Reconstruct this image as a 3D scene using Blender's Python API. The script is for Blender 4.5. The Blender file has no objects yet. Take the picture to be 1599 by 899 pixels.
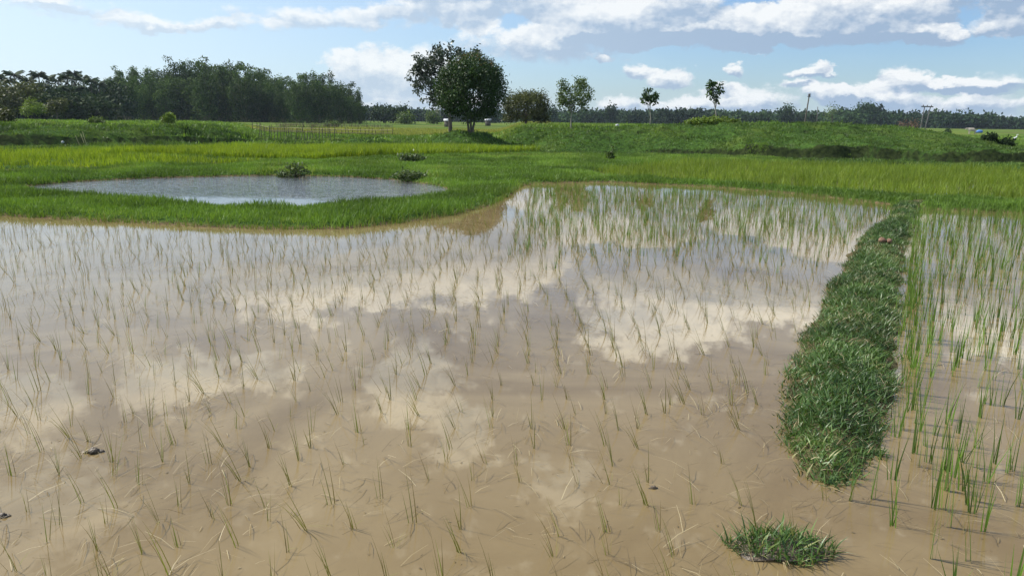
import bpy, math, random
import numpy as np
from mathutils import Vector, Matrix
C = bpy.context.scene
COL = C.collection
rad = math.radians
rng = np.random.default_rng(7)
random.seed(7)

# ------------------------------------------------------------------ camera
CAM_H, PITCH, ROLL, FPX = 1.6, rad(12.26), rad(0.75), 1208.0
Fv = np.array([0, math.cos(PITCH), -math.sin(PITCH)])
R0 = np.array([1.0, 0, 0]); U0 = np.array([0, math.sin(PITCH), math.cos(PITCH)])
Rv = math.cos(ROLL) * R0 + math.sin(ROLL) * U0
Uv = -math.sin(ROLL) * R0 + math.cos(ROLL) * U0
cam_d = bpy.data.cameras.new('camera'); cam = bpy.data.objects.new('camera', cam_d); COL.objects.link(cam)
cam_d.sensor_width = 36; cam_d.lens = FPX / 1599 * 36; cam_d.clip_start = 0.05; cam_d.clip_end = 12000
cam.matrix_world = Matrix(((Rv[0], Uv[0], -Fv[0], 0), (Rv[1], Uv[1], -Fv[1], 0), (Rv[2], Uv[2], -Fv[2], CAM_H), (0, 0, 0, 1)))
C.camera = cam

def ray(px, py):
    return Fv + (px - 799.5) / FPX * Rv - (py - 449.5) / FPX * Uv
def gp(px, py, z=0.0):                      # a photo pixel to the point of height z it shows
    d = ray(px, py); t = (z - CAM_H) / d[2]
    return (d[0] * t, d[1] * t)
def at(px, py, D):                          # a photo pixel to the point at depth D it shows
    d = ray(px, py); t = D / d[1]
    return (d[0] * t, D, CAM_H + d[2] * t)
def azel(px, py, flip=False):
    d = ray(px, py); el = math.degrees(math.atan2(d[2], math.hypot(d[0], d[1])))
    return math.degrees(math.atan2(d[0], d[1])), (-el if flip else el)

# ------------------------------------------------------------------ exposure, sun
SUN_EL, SUN_AZ = 44.0, -70.0                # azimuth from +Y, negative is left
C.view_settings.view_transform = 'Standard'; C.view_settings.look = 'None'
C.view_settings.exposure = 0.30; C.view_settings.gamma = 1.0; C.view_settings.use_curve_mapping = False
sun_d = bpy.data.lights.new('sun', 'SUN'); sun_d.energy = 5.0; sun_d.angle = rad(0.53); sun_d.color = (1.0, 0.955, 0.88)
sun = bpy.data.objects.new('sun', sun_d); COL.objects.link(sun)
tosun = Vector((math.sin(rad(SUN_AZ)) * math.cos(rad(SUN_EL)), math.cos(rad(SUN_AZ)) * math.cos(rad(SUN_EL)), math.sin(rad(SUN_EL))))
sun.rotation_euler = tosun.to_track_quat('Z', 'Y').to_euler(); sun.location = (-40, 20, 60)

# ------------------------------------------------------------------ node helper
class NT:
    def __init__(s, tree): s.t = tree; s.n = tree.nodes; s.l = tree.links
    def node(s, typ, **kw):
        nd = s.n.new(typ)
        for k, v in kw.items(): setattr(nd, k, v)
        return nd
    def put(s, sock, v):
        if v is None: return
        if isinstance(v, bpy.types.NodeSocket): s.l.new(v, sock)
        else: sock.default_value = v
    def m(s, op, a, b=None, c=None, clamp=False):
        nd = s.n.new('ShaderNodeMath'); nd.operation = op; nd.use_clamp = clamp
        for i, v in enumerate((a, b, c)): s.put(nd.inputs[i], v)
        return nd.outputs[0]
    def vm(s, op, a, b=None):
        nd = s.n.new('ShaderNodeVectorMath'); nd.operation = op
        for i, v in enumerate((a, b)): s.put(nd.inputs[i], v)
        return nd.outputs[1] if op in ('DOT_PRODUCT', 'LENGTH', 'DISTANCE') else nd.outputs[0]
    def noise(s, vec, scale, detail=4, rough=0.55, dist=0.0, color=False):
        nd = s.n.new('ShaderNodeTexNoise'); s.put(nd.inputs['Vector'], vec)
        nd.inputs['Scale'].default_value = scale; nd.inputs['Detail'].default_value = detail
        nd.inputs['Roughness'].default_value = rough; nd.inputs['Distortion'].default_value = dist
        return nd.outputs['Color' if color else 'Fac']
    def mix(s, f, a, b, blend='MIX'):
        nd = s.n.new('ShaderNodeMix'); nd.data_type = 'RGBA'; nd.blend_type = blend
        s.put(nd.inputs[0], f)
        for k, v in ((6, a), (7, b)):
            if isinstance(v, tuple) and len(v) == 3: v = (*v, 1)
            s.put(nd.inputs[k], v)
        return nd.outputs[2]
    def ss(s, v, lo, hi, a=0.0, b=1.0):
        nd = s.n.new('ShaderNodeMapRange'); nd.interpolation_type = 'SMOOTHSTEP'
        for k, x in enumerate((v, lo, hi, a, b)): s.put(nd.inputs[k], x)
        return nd.outputs[0]
    def comb(s, x, y, z=0.0):
        nd = s.n.new('ShaderNodeCombineXYZ')
        for i, v in enumerate((x, y, z)): s.put(nd.inputs[i], v)
        return nd.outputs[0]
    def ramp(s, f, stops):
        nd = s.n.new('ShaderNodeValToRGB'); s.put(nd.inputs[0], f); e = nd.color_ramp.elements
        e[0].position = stops[0][0]; e[0].color = (*stops[0][1], 1); e[1].position = stops[-1][0]; e[1].color = (*stops[-1][1], 1)
        for p, c in stops[1:-1]:
            q = e.new(p); q.color = (*c, 1)
        return nd.outputs[0]

# ------------------------------------------------------------------ sky: Nishita with cumulus laid over it
W = bpy.data.worlds.new('World'); C.world = W; W.use_nodes = True
w = NT(W.node_tree); w.n.clear()
SKY = 0.090
sky = w.node('ShaderNodeTexSky', sky_type='NISHITA'); sky.sun_disc = False
sky.sun_elevation = rad(SUN_EL); sky.sun_rotation = rad(SUN_AZ); sky.air_density = 1.0; sky.dust_density = 0.6; sky.ozone_density = 2.0
tc = w.node('ShaderNodeTexCoord'); sep = w.node('ShaderNodeSeparateXYZ'); w.l.new(tc.outputs['Generated'], sep.inputs[0])
AZ0 = w.m('MULTIPLY', w.m('ARCTAN2', sep.outputs[0], sep.outputs[1]), 57.29578)
EL0 = w.m('MULTIPLY', w.m('ARCSINE', sep.outputs[2]), 57.29578)
base_p = w.comb(AZ0, w.m('MULTIPLY', EL0, 1.5), 0.0)
warp = w.node('ShaderNodeSeparateXYZ'); w.l.new(w.noise(base_p, 0.22, 5, 0.6, color=True), warp.inputs[0])
warp2 = w.node('ShaderNodeSeparateXYZ'); w.l.new(w.noise(base_p, 1.1, 4, 0.6, color=True), warp2.inputs[0])
def warped(base, a, b, ch):
    x = w.m('MULTIPLY_ADD', w.m('SUBTRACT', warp.outputs[ch], 0.5), a, base)
    return w.m('MULTIPLY_ADD', w.m('SUBTRACT', warp2.outputs[ch], 0.5), b, x)
AZ = warped(AZ0, 4.0, 1.5, 0); EL = warped(EL0, 2.2, 0.9, 1)
# cumulus: centre pixel, half width, height above and below the centre (photo pixels), weight, mirrored (seen in the water) or not
CU = [(905, 45, 90, 48, 22, 1, 0), (1000, 40, 95, 50, 32, 1, 0), (1090, 55, 85, 12, 20, .9, 0), (1185, 48, 75, 32, 20, 1, 0), (1290, 45, 110, 55, 22, 1.1, 0),
      (1395, 38, 70, 50, 26, 1, 0), (1462, 58, 34, 22, 14, 1, 0), (1340, 10, 120, 30, 30, .9, 0), (950, 10, 130, 30, 30, .9, 0),
      (1000, 112, 30, 17, 9, 1, 0), (1046, 128, 38, 20, 10, 1, 0), (1150, 117, 18, 13, 6, .9, 0), (1275, 108, 20, 14, 8, 1, 0), (1262, 120, 38, 12, 6, .9, 0),
      (1410, 120, 34, 22, 13, 1, 0), (1475, 132, 75, 16, 10, .85, 0), (935, 98, 18, 12, 7, .75, 0),
      (1075, 162, 60, 20, 20, .85, 0), (1185, 158, 55, 24, 24, .9, 0), (1130, 140, 35, 12, 10, .7, 0), (1300, 152, 40, 20, 14, .9, 0), (1370, 158, 70, 26, 24, .9, 0), (1530, 168, 90, 22, 22, .8, 0), (1560, 130, 70, 22, 14, .6, 0), (970, 168, 60, 16, 18, .8, 0), (1250, 135, 25, 8, 8, .7, 0), (1182, 76, 34, 12, 14, 1, 0), (1143, 74, 22, 9, 10, .9, 0), (180, 36, 120, 12, 10, .55, 0), (330, 38, 130, 14, 12, .62, 0), (520, 30, 150, 22, 14, .7, 0), (660, 14, 120, 18, 18, .65, 0), (80, 12, 120, 14, 10, .6, 0), (120, 165, 120, 20, 20, .45, 0),
      (535, 110, 34, 32, 20, .9, 0), (590, 120, 60, 44, 50, 1.0, 0), (660, 120, 60, 50, 40, .9, 0), (560, 172, 90, 18, 16, .9, 0), (740, 32, 40, 30, 20, .9, 0), (700, 165, 120, 18, 20, .8, 0),
      (1600, 15, 40, 25, 20, .9, 0), (1590, 45, 50, 12, 8, .8, 0),
      # seen mirrored in the paddy
      (480, 455, 150, 48, 60, 1.1, 1), (690, 430, 180, 60, 70, 1.05, 1), (780, 385, 150, 60, 50, 1, 1), (1060, 470, 160, 55, 62, 1.2, 1), (1230, 475, 100, 40, 50, 1.1, 1),
      (1000, 520, 120, 50, 40, 1, 1), (640, 610, 90, 70, 90, 1.1, 1), (720, 680, 70, 60, 60, 1, 1), (255, 600, 80, 50, 60, 1.1, 1), (400, 590, 90, 30, 40, .8, 1),
      (30, 640, 90, 60, 60, 1, 1), (40, 820, 160, 80, 90, 1, 1), (880, 760, 80, 60, 60, .9, 1), (1550, 470, 90, 90, 110, 1.15, 1), (1560, 350, 90, 22, 20, .8, 1),
      (1330, 380, 130, 34, 40, .9, 1), (1000, 340, 150, 40, 40, .9, 1), (850, 300, 160, 30, 30, .8, 1)]
sumW, sumV = None, None
for px, py, hw, up, dn, wt, fl in CU:
    a, e = azel(px, py, fl == 1)
    k = math.degrees(1 / FPX) * (math.cos(rad(abs(e))) if fl else 1)
    rx, ru, rd = hw * k * 1.15, up * k * 1.15, dn * k * 1.15
    dx = w.m('MULTIPLY_ADD', AZ, 1 / rx, -a / rx)
    vu = w.m('MULTIPLY_ADD', EL, 1 / ru, -e / ru)
    vd = w.m('MULTIPLY_ADD', EL, -1 / rd, e / rd)
    dy = w.m('MAXIMUM', vu, vd)
    r2 = w.m('MULTIPLY_ADD', dx, dx, w.m('MULTIPLY', dy, dy))
    g = w.m('MULTIPLY', w.m('SUBTRACT', 1.0, r2, clamp=True), wt)
    gv = w.m('MULTIPLY', g, vu)
    sumW = g if sumW is None else w.m('ADD', sumW, g)
    sumV = gv if sumV is None else w.m('ADD', sumV, gv)
# high sky behind and above the frame: broken cloud everywhere else
hi = w.ss(EL0, 24.0, 40.0)
side = w.ss(w.m('ABSOLUTE', AZ0), 38.0, 55.0)
other = w.m('MAXIMUM', hi, side)
gen = w.ss(w.noise(w.vm('MULTIPLY', tc.outputs['Generated'], (1, 1, 2.2)), 2.4, 3, 0.55), 0.47, 0.66)
sumW = w.m('MULTIPLY_ADD', w.m('MULTIPLY', gen, other), 0.75, sumW)
fb = w.noise(base_p, 0.42, 9, 0.60)
fb2 = w.noise(w.vm('ADD', base_p, (-0.35, 0.75, 0.0)), 0.42, 9, 0.58)
leftglow = w.ss(AZ0, 30.0, -45.0)
hi_s = w.ss(EL0, 9.8, 15.0)
dens = w.m('ADD', w.m('MINIMUM', sumW, 1.15), w.m('MULTIPLY_ADD', w.m('SUBTRACT', fb, 0.5), w.m('MULTIPLY_ADD', hi_s, 1.6, 1.5), w.m('MULTIPLY_ADD', hi_s, 0.05, -0.23)))
alpha = w.m('MULTIPLY', w.ss(dens, 0.0, w.ss(EL0, 9.8, 15.0, 0.50, 0.66)), w.m('MULTIPLY_ADD', leftglow, -0.25, 0.97))
relief = w.m('MULTIPLY', w.m('SUBTRACT', fb, fb2), 2.4)
vrel = w.m('DIVIDE', sumV, w.m('ADD', sumW, 0.12))
lit = w.m('ADD', w.m('ADD', w.ss(vrel, -0.25, 0.30), relief), w.m('MULTIPLY', w.ss(sumW, 0.5, 1.3), 0.0))
dark = None                                  # flat grey bases of the big bank
for px, py, hw, hh, wt in [(985, 66, 120, 16, 1), (1130, 70, 120, 13, 1), (1290, 66, 110, 15, 1), (1400, 58, 60, 10, .7), (930, 76, 60, 9, .8), (1182, 80, 34, 9, 1), (1143, 77, 20, 8, .9), (1475, 70, 50, 10, .6), (70, 20, 120, 9, .6), (1080, 20, 70, 16, .6), (1500, 138, 90, 8, .8), (1300, 126, 50, 7, .7), (1330, 160, 40, 7, .6)]:
    a, e = azel(px, py); k = math.degrees(1 / FPX)
    dx = w.m('MULTIPLY_ADD', AZ, 1 / (hw * k), -a / (hw * k)); dyy = w.m('MULTIPLY_ADD', EL, 1 / (hh * k), -e / (hh * k))
    g = w.m('MULTIPLY', w.m('SUBTRACT', 1.25, w.m('MULTIPLY_ADD', dx, dx, w.m('MULTIPLY', dyy, dyy)), clamp=True), wt); dark = g if dark is None else w.m('MAXIMUM', dark, g)
lit = w.m('SUBTRACT', lit, dark)
lit = w.m('MAXIMUM', w.m('MINIMUM', lit, 1.0), 0.0)
cshade = w.mix(leftglow, (0.29, 0.39, 0.53), (0.54, 0.63, 0.72))
cwhite = w.mix(leftglow, (0.78, 0.80, 0.81), (0.83, 0.84, 0.83))
ccol = w.mix(lit, cshade, cwhite)
high = w.ss(EL0, 9.8, 15.0)
ccol = w.mix(high, ccol, w.mix(1.0, ccol, (2.25, 2.2, 2.05), 'MULTIPLY'))
# thin high haze layer: soft streaks, strongest towards the sun on the left
hz = w.noise(w.comb(w.m('MULTIPLY', AZ0, 0.35), EL0, 3.0), 0.30, 5, 0.5)
hza = w.m('MULTIPLY', w.ss(hz, 0.36, 0.68), w.m('MULTIPLY_ADD', leftglow, 0.55, 0.14))
low = w.ss(EL0, 3.5, -0.5)
hza = w.m('MAXIMUM', hza, w.m('MULTIPLY', low, 0.60))
hza = w.m('MAXIMUM', hza, w.m('MULTIPLY', leftglow, w.ss(EL0, 9.0, 16.0, 0.80, 0.55)))
skyc = w.mix(1.0, sky.outputs[0], (0.86, 1.04, 1.30), 'MULTIPLY')
skyc = w.mix(1.0, skyc, (SKY, SKY, SKY), 'MULTIPLY')
skyc = w.mix(hza, skyc, w.mix(leftglow, (0.46, 0.62, 0.73), (0.66, 0.78, 0.86)))
full = w.mix(alpha, skyc, ccol)
bg = w.node('ShaderNodeBackground'); w.l.new(full, bg.inputs[0]); bg.inputs[1].default_value = 1.0
wo = w.node('ShaderNodeOutputWorld'); w.l.new(bg.outputs[0], wo.inputs[0])
try:
    W.cycles.sampling_method = 'MANUAL'; W.cycles.sample_map_resolution = 512
except Exception: pass

# ------------------------------------------------------------------ tagging and mesh helpers
def tag(o, label=None, cat=None, group=None, kind=None):
    if label: o['label'] = label
    if cat: o['category'] = cat
    if group: o['group'] = group
    if kind: o['kind'] = kind
    return o
def empty(name, loc, label, cat, group=None, rz=0.0):
    o = bpy.data.objects.new(name, None); COL.objects.link(o); o.location = loc; o.rotation_euler.z = rz; o.empty_display_size = 0.2
    return tag(o, label, cat, group)
def mesh_np(name, V, Q, mat, parent=None, rnd=None, T=None, smooth=False, loc=None, data_only=False):
    """V (n,3) vertices, Q (m,4) quads (or (m,3) triangles), optional float per vertex"""
    V = np.asarray(V, dtype=np.float32); Q = np.asarray(Q, dtype=np.int32)
    me = bpy.data.meshes.new(name)
    nf, k = Q.shape
    me.vertices.add(len(V)); me.vertices.foreach_set('co', V.ravel())
    me.loops.add(nf * k); me.loops.foreach_set('vertex_index', Q.ravel())
    me.polygons.add(nf); me.polygons.foreach_set('loop_start', np.arange(0, nf * k, k, dtype=np.int32))
    if smooth: me.polygons.foreach_set('use_smooth', np.ones(nf, dtype=bool))
    if rnd is not None:
        a = me.attributes.new('rnd', 'FLOAT', 'POINT'); a.data.foreach_set('value', np.asarray(rnd, dtype=np.float32))
    me.update(calc_edges=True); me.materials.append(mat)
    if data_only: return me
    o = bpy.data.objects.new(name, me); COL.objects.link(o)
    if parent: o.parent = parent
    if loc is not None: o.location = loc
    return o

def blades(P, L, Wd, lean, laz, curl=1.6, K=3, rnd=None, taper=(1, .9, .62, .06), twist=None):
    """grass and rice blades: base points, lengths, widths, lean angle of the tip and its azimuth"""
    n = len(P)
    L = np.broadcast_to(L, n); Wd = np.broadcast_to(Wd, n); lean = np.broadcast_to(lean, n); laz = np.broadcast_to(laz, n)
    sa = rng.uniform(0, np.pi, n) if twist is None else np.broadcast_to(twist, n)
    sv = np.stack([np.cos(sa), np.sin(sa), np.zeros(n)], 1)
    hd = np.stack([np.sin(laz), np.cos(laz), np.zeros(n)], 1)
    ts = np.linspace(0, 1, K + 1)
    tp = np.interp(ts, np.linspace(0, 1, len(taper)), taper)
    V = np.zeros((n, K + 1, 2, 3), dtype=np.float32)
    for i, t in enumerate(ts):
        c = P + hd * (L * np.sin(lean) * t ** curl)[:, None]
        c[:, 2] += L * (np.cos(lean) * t + 0.25 * (1 - np.cos(lean)) * (t - t * t))
        V[:, i, 0] = c - sv * (Wd * tp[i] / 2)[:, None]; V[:, i, 1] = c + sv * (Wd * tp[i] / 2)[:, None]
    base = (np.arange(n) * (K + 1) * 2)[:, None]
    Q = np.concatenate([base + np.array([[2 * i, 2 * i + 1, 2 * i + 3, 2 * i + 2]]) for i in range(K)], 1).reshape(-1, 4)
    r = rng.random(n) if rnd is None else rnd
    return V.reshape(-1, 3), Q, np.repeat(r, (K + 1) * 2)

def join(parts):
    Vs, Qs, Rs, off = [], [], [], 0
    for V, Q, R in parts:
        Vs.append(V); Qs.append(Q + off); Rs.append(R); off += len(V)
    return np.concatenate(Vs), np.concatenate(Qs), np.concatenate(Rs)

def leaves(P, size, aspect=0.45, up=0.3, outward=None, droop=0.0, rnd=None):
    """diamond leaves folded along the midrib, one per point"""
    n = len(P)
    size = np.broadcast_to(size, n)
    d = rng.normal(size=(n, 3)); d[:, 2] -= droop
    d /= np.linalg.norm(d, axis=1)[:, None]
    nr = rng.normal(size=(n, 3)); nr[:, 2] += up
    if outward is not None: nr += outward
    s = np.cross(d, nr); s /= (np.linalg.norm(s, axis=1)[:, None] + 1e-6)
    nn = np.cross(s, d)
    a = size[:, None]
    V = np.stack([P, P + d * a * .5 + s * a * aspect * .5 + nn * a * .08, P + d * a - nn * a * .06, P + d * a * .5 - s * a * aspect * .5 + nn * a * .08], 1).reshape(-1, 3)
    Q = (np.arange(n) * 4)[:, None] + np.array([[0, 1, 2, 3]])
    r = rng.random(n) if rnd is None else rnd
    return V, Q, np.repeat(r, 4)

def tube(pts, radii, seg=8, cap=True):
    pts = np.asarray(pts, float); n = len(pts); V = []
    for i in range(n):
        d = pts[min(i + 1, n - 1)] - pts[max(i - 1, 0)]; d /= np.linalg.norm(d) + 1e-9
        a = np.cross(d, [0.3, 0.9, 0.1] if abs(d[1]) < .9 else [1, 0, 0]); a /= np.linalg.norm(a); b = np.cross(d, a)
        for k in range(seg):
            q = 2 * math.pi * k / seg; V.append(pts[i] + radii[i] * (math.cos(q) * a + math.sin(q) * b))
    Q = []
    for i in range(n - 1):
        for k in range(seg):
            k2 = (k + 1) % seg; Q.append((i * seg + k, i * seg + k2, (i + 1) * seg + k2, (i + 1) * seg + k))
    if cap and seg == 8:
        o = (n - 1) * seg
        Q += [(o, o + 1, o + 2, o + 3), (o, o + 3, o + 4, o + 7), (o + 4, o + 5, o + 6, o + 7)]
    V = np.array(V); return V, np.array(Q), np.full(len(V), 0.5)

def box(c, s, rz=0.0):
    c = np.array(c, float); h = np.array(s, float) / 2
    V = np.array([[sx, sy, sz] for sz in (-1, 1) for sy in (-1, 1) for sx in (-1, 1)], float) * h
    ca, sa = math.cos(rz), math.sin(rz)
    V = np.stack([V[:, 0] * ca - V[:, 1] * sa, V[:, 0] * sa + V[:, 1] * ca, V[:, 2]], 1) + c
    Q = np.array([(0, 2, 3, 1), (4, 5, 7, 6), (0, 1, 5, 4), (2, 6, 7, 3), (0, 4, 6, 2), (1, 3, 7, 5)])
    return V, Q, np.full(8, .5)

def wander(a, b, n=5, amp=0.1, sag=0.0):
    a = np.array(a, float); b = np.array(b, float); L = np.linalg.norm(b - a)
    P = [a]
    for i in range(1, n):
        t = i / n; P.append(a + (b - a) * t + np.array([random.uniform(-1, 1), random.uniform(-1, 1), random.uniform(-.5, .5) - sag * 4 * t * (1 - t)]) * amp * L)
    P.append(b); return P

# ------------------------------------------------------------------ materials
def mat(name):
    m = bpy.data.materials.new(name); m.use_nodes = True; t = NT(m.node_tree); t.n.clear(); return m, t
def leaf_mat(name, stops, rough=0.55, trans=0.3, spec=0.3, var=0.25, vscale=0.5):
    m, t = mat(name)
    a = t.node('ShaderNodeAttribute', attribute_name='rnd')
    geo = t.node('ShaderNodeNewGeometry')
    c = t.ramp(a.outputs['Fac'], stops)
    nz = t.noise(geo.outputs['Position'], vscale, 3)
    hsv = t.node('ShaderNodeHueSaturation'); t.l.new(c, hsv.inputs['Color'])
    t.l.new(t.ss(nz, .3, .7, 1 - var, 1 + var), hsv.inputs['Value'])
    p = t.node('ShaderNodeBsdfPrincipled'); t.l.new(hsv.outputs[0], p.inputs['Base Color'])
    p.inputs['Roughness'].default_value = rough; p.inputs['Specular IOR Level'].default_value = spec
    tr = t.node('ShaderNodeBsdfTranslucent')
    tcol = t.mix(1.0, hsv.outputs[0], (1.25, 1.2, .55), 'MULTIPLY'); t.l.new(tcol, tr.inputs[0])
    mx = t.node('ShaderNodeMixShader'); mx.inputs[0].default_value = trans
    t.l.new(p.outputs[0], mx.inputs[1]); t.l.new(tr.outputs[0], mx.inputs[2])
    o = t.node('ShaderNodeOutputMaterial'); t.l.new(mx.outputs[0], o.inputs[0])
    return m
def solid(name, ca, cb, scale=6.0, rough=0.8, bump=0.0, stretch=(1, 1, 1), metal=0.0):
    m, t = mat(name)
    geo = t.node('ShaderNodeNewGeometry'); v = t.vm('MULTIPLY', geo.outputs['Position'], stretch)
    nz = t.noise(v, scale, 5); p = t.node('ShaderNodeBsdfPrincipled')
    t.l.new(t.mix(t.ss(nz, .3, .7), ca, cb), p.inputs['Base Color']); p.inputs['Roughness'].default_value = rough; p.inputs['Metallic'].default_value = metal
    if bump:
        b = t.node('ShaderNodeBump'); b.inputs['Strength'].default_value = bump; b.inputs['Distance'].default_value = .02; t.l.new(nz, b.inputs['Height']); t.l.new(b.outputs[0], p.inputs['Normal'])
    o = t.node('ShaderNodeOutputMaterial'); t.l.new(p.outputs[0], o.inputs[0]); return m

M = {}
M['grass'] = leaf_mat('grass_blade', [(0, (.055, .10, .016)), (.5, (.115, .205, .028)), (.9, (.175, .28, .042)), (1, (.26, .31, .08))], vscale=.5, var=.3)
M['bundgrass'] = leaf_mat('bund_grass_blade', [(0, (.035, .075, .018)), (.5, (.065, .125, .028)), (.88, (.11, .185, .045)), (.94, (.20, .21, .08)), (1, (.30, .27, .13))], rough=.42, spec=.4, trans=.22, vscale=1.5, var=.3)
M['mound'] = leaf_mat('mound_grass_blade', [(0, (.034, .066, .014)), (.5, (.070, .128, .023)), (1, (.125, .19, .036))], vscale=.55, var=.35)
M['yellowrice'] = leaf_mat('yellow_rice_blade', [(0, (.12, .19, .014)), (.6, (.20, .285, .022)), (1, (.30, .36, .035))], trans=.4, vscale=.35, var=.16)
M['paleRice'] = leaf_mat('pale_rice_blade', [(0, (.17, .20, .04)), (1, (.33, .34, .09))], trans=.35, vscale=.3, var=.15)
M['greenrice'] = leaf_mat('green_rice_blade', [(0, (.10, .16, .016)), (.6, (.165, .24, .028)), (1, (.24, .30, .05))], trans=.4, vscale=.4, var=.2)
M['seedling'] = leaf_mat('rice_seedling_leaf', [(0, (.20, .14, .06)), (.3, (.23, .20, .065)), (.6, (.20, .215, .045)), (.85, (.25, .31, .035)), (1, (.28, .38, .03))], trans=.25, var=.1)
M['seedgreen'] = leaf_mat('green_seedling_leaf', [(0, (.08, .11, .03)), (.6, (.11, .19, .035)), (1, (.16, .30, .03))], trans=.3, var=.1)
M['straw'] = leaf_mat('straw', [(0, (.10, .07, .035)), (.6, (.26, .20, .10)), (1, (.48, .40, .24))], trans=.05, var=.15, vscale=3)
M['mango'] = leaf_mat('mango_leaf', [(0, (.018, .040, .010)), (.6, (.036, .075, .014)), (1, (.075, .13, .022))], rough=.5, spec=.3, trans=.15, vscale=1.2)
M['newleaf'] = leaf_mat('new_mango_leaf', [(0, (.14, .07, .02)), (1, (.20, .13, .03))], rough=.4, trans=.25)
M['teak'] = leaf_mat('broad_grey_leaf', [(0, (.030, .045, .028)), (.6, (.055, .075, .045)), (1, (.10, .13, .07))], rough=.4, spec=.5, trans=.15, vscale=1.2)
M['weed'] = leaf_mat('weed_leaf', [(0, (.035, .055, .02)), (.6, (.075, .115, .04)), (1, (.16, .18, .08))], trans=.25)
M['olive'] = leaf_mat('olive_leaf', [(0, (.045, .055, .014)), (.6, (.075, .09, .02)), (1, (.13, .14, .035))], trans=.2)
M['pale'] = leaf_mat('pale_green_leaf', [(0, (.05, .085, .022)), (.6, (.09, .14, .035)), (1, (.16, .22, .06))], trans=.3)
M['bright'] = leaf_mat('bright_leaf', [(0, (.08, .13, .02)), (.6, (.15, .22, .03)), (1, (.24, .32, .06))], trans=.3)
M['bamboo'] = leaf_mat('bamboo_leaf', [(0, (.028, .055, .014)), (.6, (.058, .108, .024)), (1, (.12, .185, .040))], trans=.12, rough=.7, spec=.12, vscale=.07, var=.35)
M['darkleaf'] = leaf_mat('dark_leaf', [(0, (.014, .030, .012)), (.6, (.028, .052, .018)), (1, (.05, .085, .025))], trans=.12, vscale=.05, var=.3, rough=.7, spec=.12)
M['farleaf'] = leaf_mat('far_wood_leaf', [(0, (.016, .034, .016)), (.6, (.030, .058, .024)), (1, (.055, .095, .032))], trans=.1, vscale=.02, var=.4, rough=.8, spec=.08)
M['dryleaf'] = leaf_mat('dry_twig', [(0, (.10, .055, .03)), (1, (.20, .12, .07))], trans=.1)
M['bark'] = solid('bark', (.05, .04, .03), (.11, .09, .07), 9, bump=.5, stretch=(1, 1, .25))
M['palebark'] = solid('pale_bark', (.16, .145, .12), (.27, .25, .21), 9, bump=.3, stretch=(1, 1, .25))
M['culm'] = solid('bamboo_culm', (.10, .11, .04), (.20, .19, .09), 2)
M['wood'] = solid('weathered_wood', (.05, .042, .035), (.11, .095, .075), 8, stretch=(1, 1, .2))
M['bamboowood'] = solid('split_bamboo', (.26, .22, .11), (.42, .36, .20), 5)
M['concrete'] = solid('pole_concrete', (.07, .07, .068), (.12, .115, .11), 5)
M['mud'] = solid('wet_mud', (.05, .036, .022), (.13, .095, .06), 30, rough=.45, bump=.8)
M['redclod'] = solid('red_earth', (.15, .08, .05), (.24, .14, .09), 40, bump=.6)
M['white'] = solid('white_sheet', (.30, .32, .34), (.42, .43, .44), 3, rough=.5)
M['wall'] = solid('hut_wall', (.10, .09, .08), (.18, .16, .14), 3)
M['blue'] = solid('blue_plastic', (.06, .16, .45), (.10, .22, .55), 6, rough=.45)
M['hide'] = solid('cow_hide', (.36, .30, .24), (.48, .42, .35), 3)
M['feather'] = solid('white_feather', (.78, .78, .76), (.85, .85, .83), 20)

# ground: grass sod, field soil and mud, by place
m, t = mat('ground_sod'); M['ground'] = m
geo = t.node('ShaderNodeNewGeometry'); P_ = geo.outputs['Position']
n1 = t.noise(P_, 0.35, 6, .6); n2 = t.noise(P_, 6.0, 6, .65); n3 = t.noise(P_, 0.05, 4, .5)
sod = t.mix(t.ss(n2, .32, .68), (.022, .045, .012), (.06, .115, .022))
dry = t.mix(t.ss(n2, .3, .7), (.07, .085, .02), (.13, .16, .03))
c = t.mix(t.m('MULTIPLY', t.ss(n1, .5, .75), .5), sod, dry)
sp = t.node('ShaderNodeSeparateXYZ'); t.l.new(P_, sp.inputs[0])
# far fields: strips of brighter and duller crop
strips = t.noise(t.vm('MULTIPLY', P_, (.012, .045, 0)), 1.0, 3, .5)
farc = t.ramp(strips, [(.30, (.05, .09, .018)), (.44, (.08, .13, .022)), (.52, (.13, .17, .03)), (.60, (.06, .10, .02)), (.72, (.10, .13, .03))])
c = t.mix(t.ss(sp.outputs[1], 50.0, 75.0), c, farc)
# mud below the waterline and a damp rim
c = t.mix(t.ss(sp.outputs[2], .05, .005), c, t.mix(t.ss(n2, .3, .7), (.10, .07, .04), (.19, .14, .08)))
# trodden brown path on the raised land behind the mango
att = t.node('ShaderNodeAttribute', attribute_name='brown')
c = t.mix(att.outputs['Fac'], c, t.mix(t.ss(n2, .35, .6), (.055, .045, .028), (.12, .10, .05)))
att = t.node('ShaderNodeAttribute', attribute_name='face_shade')
c = t.mix(att.outputs['Fac'], c, t.mix(t.ss(n2, .35, .6), (.014, .020, .009), (.034, .046, .016)))  # shade on the steep bank and mound faces, painted in near-black
p = t.node('ShaderNodeBsdfPrincipled'); t.l.new(c, p.inputs['Base Color']); p.inputs['Roughness'].default_value = .95; p.inputs['Specular IOR Level'].default_value = .02
b = t.node('ShaderNodeBump'); b.inputs['Strength'].default_value = .6; b.inputs['Distance'].default_value = .08; t.l.new(n2, b.inputs['Height']); t.l.new(b.outputs[0], p.inputs['Normal'])
o = t.node('ShaderNodeOutputMaterial'); t.l.new(p.outputs[0], o.inputs[0])

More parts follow.
